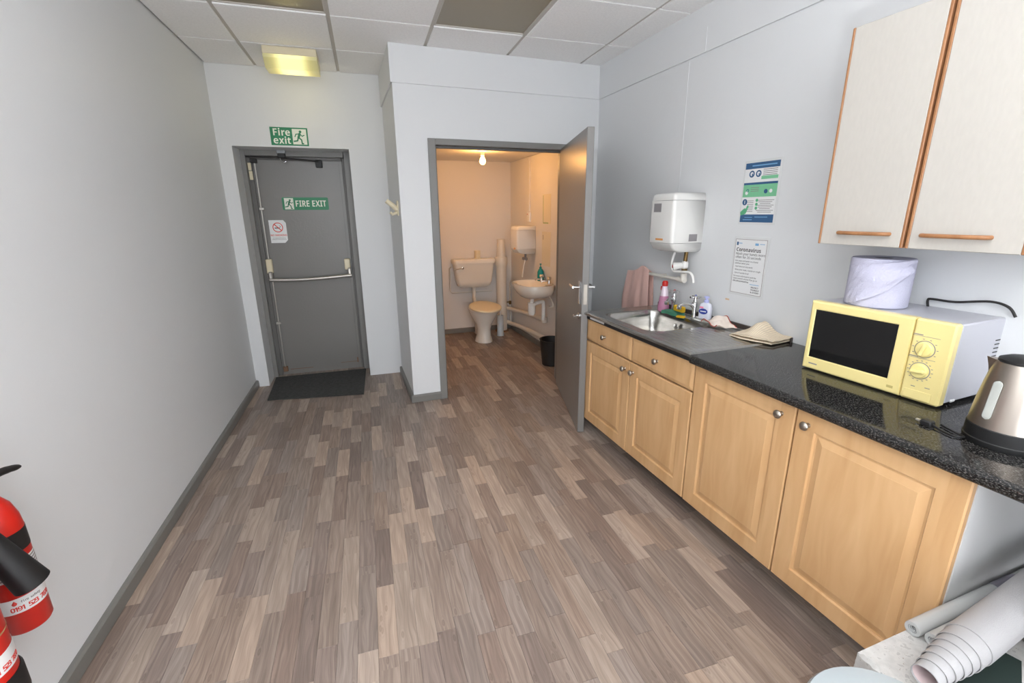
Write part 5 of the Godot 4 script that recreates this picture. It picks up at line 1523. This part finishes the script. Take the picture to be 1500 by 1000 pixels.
# ------------------------------------------------------------------ fire extinguishers on the left wall
func extinguishers():
	var e := thing("fire_extinguisher", "red carbon dioxide extinguisher with black horn on the left wall", "fire extinguisher", at(0.074, 0.41, 3.02))
	part("cylinder", MB.new().lathe([Vector2(0, 0), Vector2(0.046, 0), Vector2(0.0505, 0.008), Vector2(0.0505, 0.29), Vector2(0.048, 0.325), Vector2(0.039, 0.36), Vector2(0.024, 0.385), Vector2(0.018, 0.395), Vector2(0, 0.395)], 40), M.red, e)
	part("band", MB.new().lathe([Vector2(0.0508, 0.068), Vector2(0.0511, 0.068), Vector2(0.0511, 0.112), Vector2(0.0508, 0.112)], 40), M.paper, e)
	part("black_label", MB.new().lathe([Vector2(0.0508, 0.235), Vector2(0.0511, 0.235), Vector2(0.0511, 0.29), Vector2(0.0508, 0.29)], 40), M.black, e)
	part("text_panel", MB.new().lathe([Vector2(0.0508, 0.165), Vector2(0.0511, 0.165), Vector2(0.0511, 0.215), Vector2(0.0508, 0.215)], 40), M.paper, e)
	var ps := MB.new()
	for k in 5:
		ps.lathe([Vector2(0.0512, 0.171 + 0.009 * k), Vector2(0.0513, 0.171 + 0.009 * k), Vector2(0.0513, 0.1745 + 0.009 * k), Vector2(0.0512, 0.1745 + 0.009 * k)], 40)
	part("print_lines", ps, M.ink_grey, e)
	var gl := func(parent: Node3D, s: String, r: float, y: float, a0: float, da: float, h: float, m: Material):
		for i in s.length():
			if s[i] == " ": continue
			var a := a0 - da * i
			text(s[i], h, m, parent, "digit", Vector3.ZERO, true, 1, Transform3D(Basis(Vector3.UP, PI / 2 - a), Vector3(r * cos(a), y, r * sin(a))))
	gl.call(e, "0191 523 7870", 0.0512, 0.081, 1.35, 0.135, 0.0185, M.red_ink)
	gl.call(e, "fire safety", 0.0512, 0.099, 0.95, 0.075, 0.009, M.ink_grey)
	part("flame_mark", MB.new().lathe([Vector2(0, 0), Vector2(0.004, 0.001), Vector2(0.0055, 0.005), Vector2(0.003, 0.009), Vector2(0, 0.014)], 10), M.red_ink, e, Transform3D(Basis.IDENTITY, Vector3(0.0505 * cos(1.22), 0.094, 0.0505 * sin(1.22))))
	var vl := MB.new()
	vl.lathe([Vector2(0, 0.39), Vector2(0.02, 0.39), Vector2(0.02, 0.41), Vector2(0.015, 0.415), Vector2(0.015, 0.45), Vector2(0, 0.45)], 18)
	part("valve", vl, M.brass, e)
	var lv := MB.new()
	lv.tube(curve([Vector3(-0.005, 0.432, 0.03), Vector3(0.004, 0.437, 0.0), Vector3(0.012, 0.432, -0.06), Vector3(0.017, 0.417, -0.112)]), [0.011, 0.011, 0.011, 0.011, 0.011, 0.011, 0.011, 0.011, 0.011, 0.01, 0.01, 0.01, 0.01, 0.01, 0.009, 0.009, 0.008, 0.006, 0.003], 10)
	part("carry_handle", lv, M.black, e)
	part("squeeze_lever", MB.new().tube(curve([Vector3(-0.005, 0.455, 0.02), Vector3(0.0, 0.475, -0.02), Vector3(0.005, 0.483, -0.066)]), 0.008, 10), M.black, e)
	var hn := MB.new()
	hn.tube([Vector3(0.03, 0.375, 0.07), Vector3(0.03, 0.335, 0.078), Vector3(0.031, 0.32, 0.08), Vector3(0.075, 0.162, 0.058)], [0.012, 0.016, 0.026, 0.038], 26)
	part("horn", hn, M.black, e)
	part("swivel_tube", MB.new().tube(curve([Vector3(0.0, 0.43, 0.0), Vector3(0.03, 0.425, 0.04), Vector3(0.034, 0.405, 0.066), Vector3(0.03, 0.37, 0.071)]), 0.009, 10), M.black, e)
	part("bracket", MB.new().box(Vector3(-0.0605, 0.2, 0), Vector3(0.025, 0.05, 0.06), 0.003), M.dark, e)
	var f := thing("fire_extinguisher", "red extinguisher with black base, nearest the viewer on the left wall", "fire extinguisher", at(0.1, 0.372, 3.243))
	part("cylinder", MB.new().lathe([Vector2(0, 0.02), Vector2(0.075, 0.02), Vector2(0.0755, 0.4), Vector2(0.07, 0.45), Vector2(0.04, 0.48), Vector2(0.02, 0.49), Vector2(0, 0.49)], 40), M.red, f)
	part("base_ring", MB.new().lathe([Vector2(0, 0), Vector2(0.079, 0), Vector2(0.081, 0.006), Vector2(0.081, 0.07), Vector2(0.077, 0.078), Vector2(0, 0.078)], 40), M.black, f)
	part("band", MB.new().lathe([Vector2(0.0758, 0.1), Vector2(0.0762, 0.1), Vector2(0.0762, 0.148), Vector2(0.0758, 0.148)], 40), M.paper, f)
	gl.call(f, "0191 523 7870", 0.0763, 0.113, 0.62, 0.085, 0.0185, M.red_ink)
	part("yellow_line", MB.new().lathe([Vector2(0.0758, 0.19), Vector2(0.0762, 0.19), Vector2(0.0762, 0.194), Vector2(0.0758, 0.194)], 40), M.tan, f)
	part("valve", MB.new().lathe([Vector2(0, 0.485), Vector2(0.018, 0.485), Vector2(0.018, 0.54), Vector2(0, 0.54)], 16), M.brass, f)
	part("bracket", MB.new().box(Vector3(-0.0875, 0.25, 0), Vector3(0.025, 0.05, 0.06), 0.003), M.dark, f)

# ------------------------------------------------------------------ near right corner
func corner_things():
	# low bench with a chipped painted top
	var b := thing("painted_bench", "low white painted bench with a chipped rough front edge beside cabinets", "bench", kw(3.012, 0, 0.0))
	var top := MB.new()
	var n := 40
	var up := []
	var lo := []
	var cn := noise(91, 7.0, 3)
	var prof := PackedVector2Array([Vector2(0, 0.004), Vector2(0.72, 0.004)])
	for k in n + 1:
		var x := 0.72 * (1.0 - float(k) / n)
		prof.append(Vector2(x, 0.915 + 0.008 * cn.get_noise_1d(x * 3.0)))
	top.extrude(prof, 0.06, Transform3D(Basis(Vector3(1, 0, 0), Vector3(0, 0, 1), Vector3(0, 1, 0)), Vector3(0, 0.34, 0)), 0.5)
	part("top", top, M.chipped, b)
	var rough := MB.new()
	var rf := func(u: float, v: float) -> Vector3:
		var x := u * 0.7 + 0.002
		return Vector3(x, lerpf(0.352, 0.398, v), 0.917 + 0.008 * cn.get_noise_1d(x * 3.0) + 0.007 * cn.get_noise_2d(u * 9.0, v * 2.0) + 0.004)
	rough.sheet(70, 5, rf, 0.012)
	part("chipped_edge", rough, M.chipped, b)
	var lg := MB.new()
	for x in [0.05, 0.67]:
		for z in [0.08, 0.82]:
			part("leg", MB.new().box(Vector3(x, 0.17, z), Vector3(0.05, 0.34, 0.05), 0.003), M.chipped, b)
	var Y := 0.4005
	# wallpaper rolls
	var roll := func(lab: String, a: Vector3, c: Vector3, r: float, m: Material):
		var o := thing("wallpaper_roll", lab, "wallpaper roll", KW * Transform3D(Basis.IDENTITY, a), "rolls lying on the bench")
		var d := c - a
		var q := MB.new()
		var bx := Basis(Quaternion(Vector3.UP, d.normalized()))
		q.lathe([Vector2(r * 0.55, 0.0), Vector2(r * 0.94, 0.0), Vector2(r, 0.004), Vector2(r, d.length()), Vector2(r * 0.55, d.length()), Vector2(r * 0.55, 0.0)], 32, Transform3D(bx, Vector3.ZERO))
		part("roll", q, m, o)
		var inn := MB.new()
		for k in 3:
			var rr := r * (0.5 - 0.13 * k)
			inn.lathe([Vector2(rr - 0.002, 0.003 + 0.004 * k), Vector2(rr, 0.003 + 0.004 * k), Vector2(rr, 0.3), Vector2(rr - 0.002, 0.3), Vector2(rr - 0.002, 0.003 + 0.004 * k)], 24, Transform3D(bx, Vector3.ZERO))
		part("inner_turns", inn, m, o)
		return [o, bx]
	var r1 = roll.call("thin film-wrapped wallpaper roll nearest the cabinet side", Vector3(3.026, Y + 0.0195, 0.732), Vector3(3.024, Y + 0.0195, 0.03), 0.0195, M.film)
	part("printed_label", MB.new().lathe([Vector2(0.0197, 0.36), Vector2(0.02, 0.36), Vector2(0.02, 0.47), Vector2(0.0197, 0.47)], 28, Transform3D(r1[1], Vector3.ZERO)), mat(rgb(120, 116, 128), 0.3), r1[0])
	var r2 = roll.call("thin film-wrapped wallpaper roll in the middle of three", Vector3(3.068, Y + 0.0195, 0.724), Vector3(3.065, Y + 0.0195, 0.03), 0.0195, M.film)
	part("printed_label", MB.new().lathe([Vector2(0.0197, 0.30), Vector2(0.02, 0.30), Vector2(0.02, 0.38), Vector2(0.0197, 0.38)], 28, Transform3D(r2[1], Vector3.ZERO)), mat(rgb(96, 88, 96), 0.3), r2[0])
	part("red_label", MB.new().lathe([Vector2(0.0197, 0.38), Vector2(0.02, 0.38), Vector2(0.02, 0.41), Vector2(0.0197, 0.41)], 28, Transform3D(r2[1], Vector3.ZERO)), M.red_ink, r2[0])
	# big loose roll telescoped at its end
	var o := thing("wallpaper_roll", "big grey textured wallpaper roll, its loose end telescoped out", "wallpaper roll", kw(3.14, Y + 0.012, 0.9), "rolls lying on the bench")
	var bx := Basis(Quaternion(Vector3.UP, Vector3(-0.055, 0.11, -1).normalized()))
	var R := 0.047
	var turns := MB.new()
	for k in 6:
		var rr := 0.028 + 0.0033 * k
		var y0 := 0.026 * k
		turns.lathe([Vector2(rr - 0.0018, y0), Vector2(rr, y0), Vector2(rr, 0.8), Vector2(rr - 0.0018, 0.8), Vector2(rr - 0.0018, y0)], 40, Transform3D(bx, Vector3(0, R + 0.001, 0)) )
	part("turns", turns, M.wallpaper, o)
	part("outer_turn", MB.new().lathe([Vector2(R - 0.0018, 0.17), Vector2(R, 0.17), Vector2(R, 0.8), Vector2(R - 0.0018, 0.8), Vector2(R - 0.0018, 0.17)], 40, Transform3D(bx, Vector3(0, R + 0.001, 0))), M.wallpaper, o)
	part("inside", MB.new().lathe([Vector2(0.0255, 0.004), Vector2(0.026, 0.004), Vector2(0.026, 0.5), Vector2(0.0255, 0.5), Vector2(0.0255, 0.004)], 32, Transform3D(bx, Vector3(0, R + 0.001, 0))), M.wallpaper_in, o)
	# boards lying on the bench
	var gb := MB.new()
	gb.extrude(PackedVector2Array([Vector2(3.125, 0.576), Vector2(3.172, 0.563), Vector2(3.24, 0.72), Vector2(3.14, 0.81)]), 0.004, Transform3D(Basis(Vector3(1, 0, 0), Vector3(0, 0, 1), Vector3(0, 1, 0)), Vector3(-3.012, 0, 0)))
	solo("green_board", gb, M.green_board, "dark green board scrap lying on the white bench", "board", kw(3.012, Y, 0.0))
	var ob := MB.new()
	ob.extrude(PackedVector2Array([Vector2(3.09, 0.4), Vector2(3.09, 0.2), Vector2(3.5, 0.2), Vector2(3.5, 0.42), Vector2(3.14, 0.48)]), 0.004, Transform3D(Basis(Vector3(1, 0, 0), Vector3(0, 0, 1), Vector3(0, 1, 0)), Vector3(-3.012, 0, 0)))
	solo("olive_board", ob, M.olive, "olive grey board under the wallpaper rolls on the bench", "board", kw(3.012, Y, 0.0))
	var lb := thing("leaning_board", "upright grey board with tan edge at the far right", "board", kw(3.235, Y, 0.6))
	part("face", MB.new().box(Vector3(0.1, 0.2, 0.0), Vector3(0.2, 0.4, 0.012)), M.board_grey, lb)
	part("edge", MB.new().box(Vector3(-0.002, 0.2, 0.0), Vector3(0.004, 0.4, 0.013)), M.tan, lb)
	# bin lid in front of the bench
	var bn := thing("pedal_bin", "pale grey round bin with domed lid in the near right corner", "bin", at(1.9576, 0, 3.9959))
	part("body", MB.new().lathe([Vector2(0, 0.003), Vector2(0.13, 0.003), Vector2(0.152, 0.45), Vector2(0, 0.45)], 40), M.bin, bn)
	part("lid", MB.new().lathe([Vector2(0, 0.452), Vector2(0.16, 0.452), Vector2(0.162, 0.46), Vector2(0.162, 0.492), Vector2(0.156, 0.502), Vector2(0.12, 0.51), Vector2(0, 0.514)], 48), M.bin, bn)

# torchiere lamp added behind the camera; lights the ceiling as a flash would
func added_uplighter():
	var u := thing("added_floor_uplighter", "standing lamp added behind the viewer in place of flash bounced off the ceiling", "added floor lamp", at(0.85, 0, 4.95))
	part("base", MB.new().lathe([Vector2(0, 0.002), Vector2(0.14, 0.002), Vector2(0.14, 0.02), Vector2(0.02, 0.035), Vector2(0, 0.035)], 30), M.black, u)
	part("pole", MB.new().lathe([Vector2(0, 0.03), Vector2(0.014, 0.03), Vector2(0.014, 0.88), Vector2(0, 0.88)], 16), M.black, u)
	part("bowl", MB.new().lathe([Vector2(0, 0.87), Vector2(0.03, 0.87), Vector2(0.14, 0.93), Vector2(0.136, 0.932), Vector2(0.03, 0.882), Vector2(0, 0.882)], 30), M.black, u)
	var bm := mat(rgb(255, 250, 240), 0.4)
	bm.emission_enabled = true; bm.emission = Color(1, 0.985, 0.97); bm.emission_energy_multiplier = 4.0
	part("bulb", MB.new().lathe([Vector2(0, 0.884), Vector2(0.04, 0.884), Vector2(0.05, 0.92), Vector2(0.035, 0.95), Vector2(0, 0.955)], 20), bm, u)

func glazing(n: String, xf: Transform3D, wd: float, ht: float):  # builds only the out-of-view windows that light the room
	var w := struct(n, null, null, xf)
	var fr := MB.new()
	for s in [-1, 1]:
		fr.box(Vector3(s * (wd / 2 - 0.03), 0, 0), Vector3(0.06, ht, 0.07), 0.006)
		fr.box(Vector3(0, s * (ht / 2 - 0.03), 0), Vector3(wd - 0.12, 0.06, 0.07), 0.006)
	fr.box(Vector3(0, 0, 0), Vector3(0.05, ht - 0.12, 0.06), 0.006)
	part("window_frame", fr, M.white, w)
	var gl := mat(Color(0.9, 0.95, 0.95, 0.1), 0.02)
	gl.transparency = BaseMaterial3D.TRANSPARENCY_ALPHA
	for s in [-1, 1]:
		part("pane", MB.new().box(Vector3(s * (wd / 4 - 0.015), 0, 0), Vector3(wd / 2 - 0.08, ht - 0.12, 0.006)), gl, w)
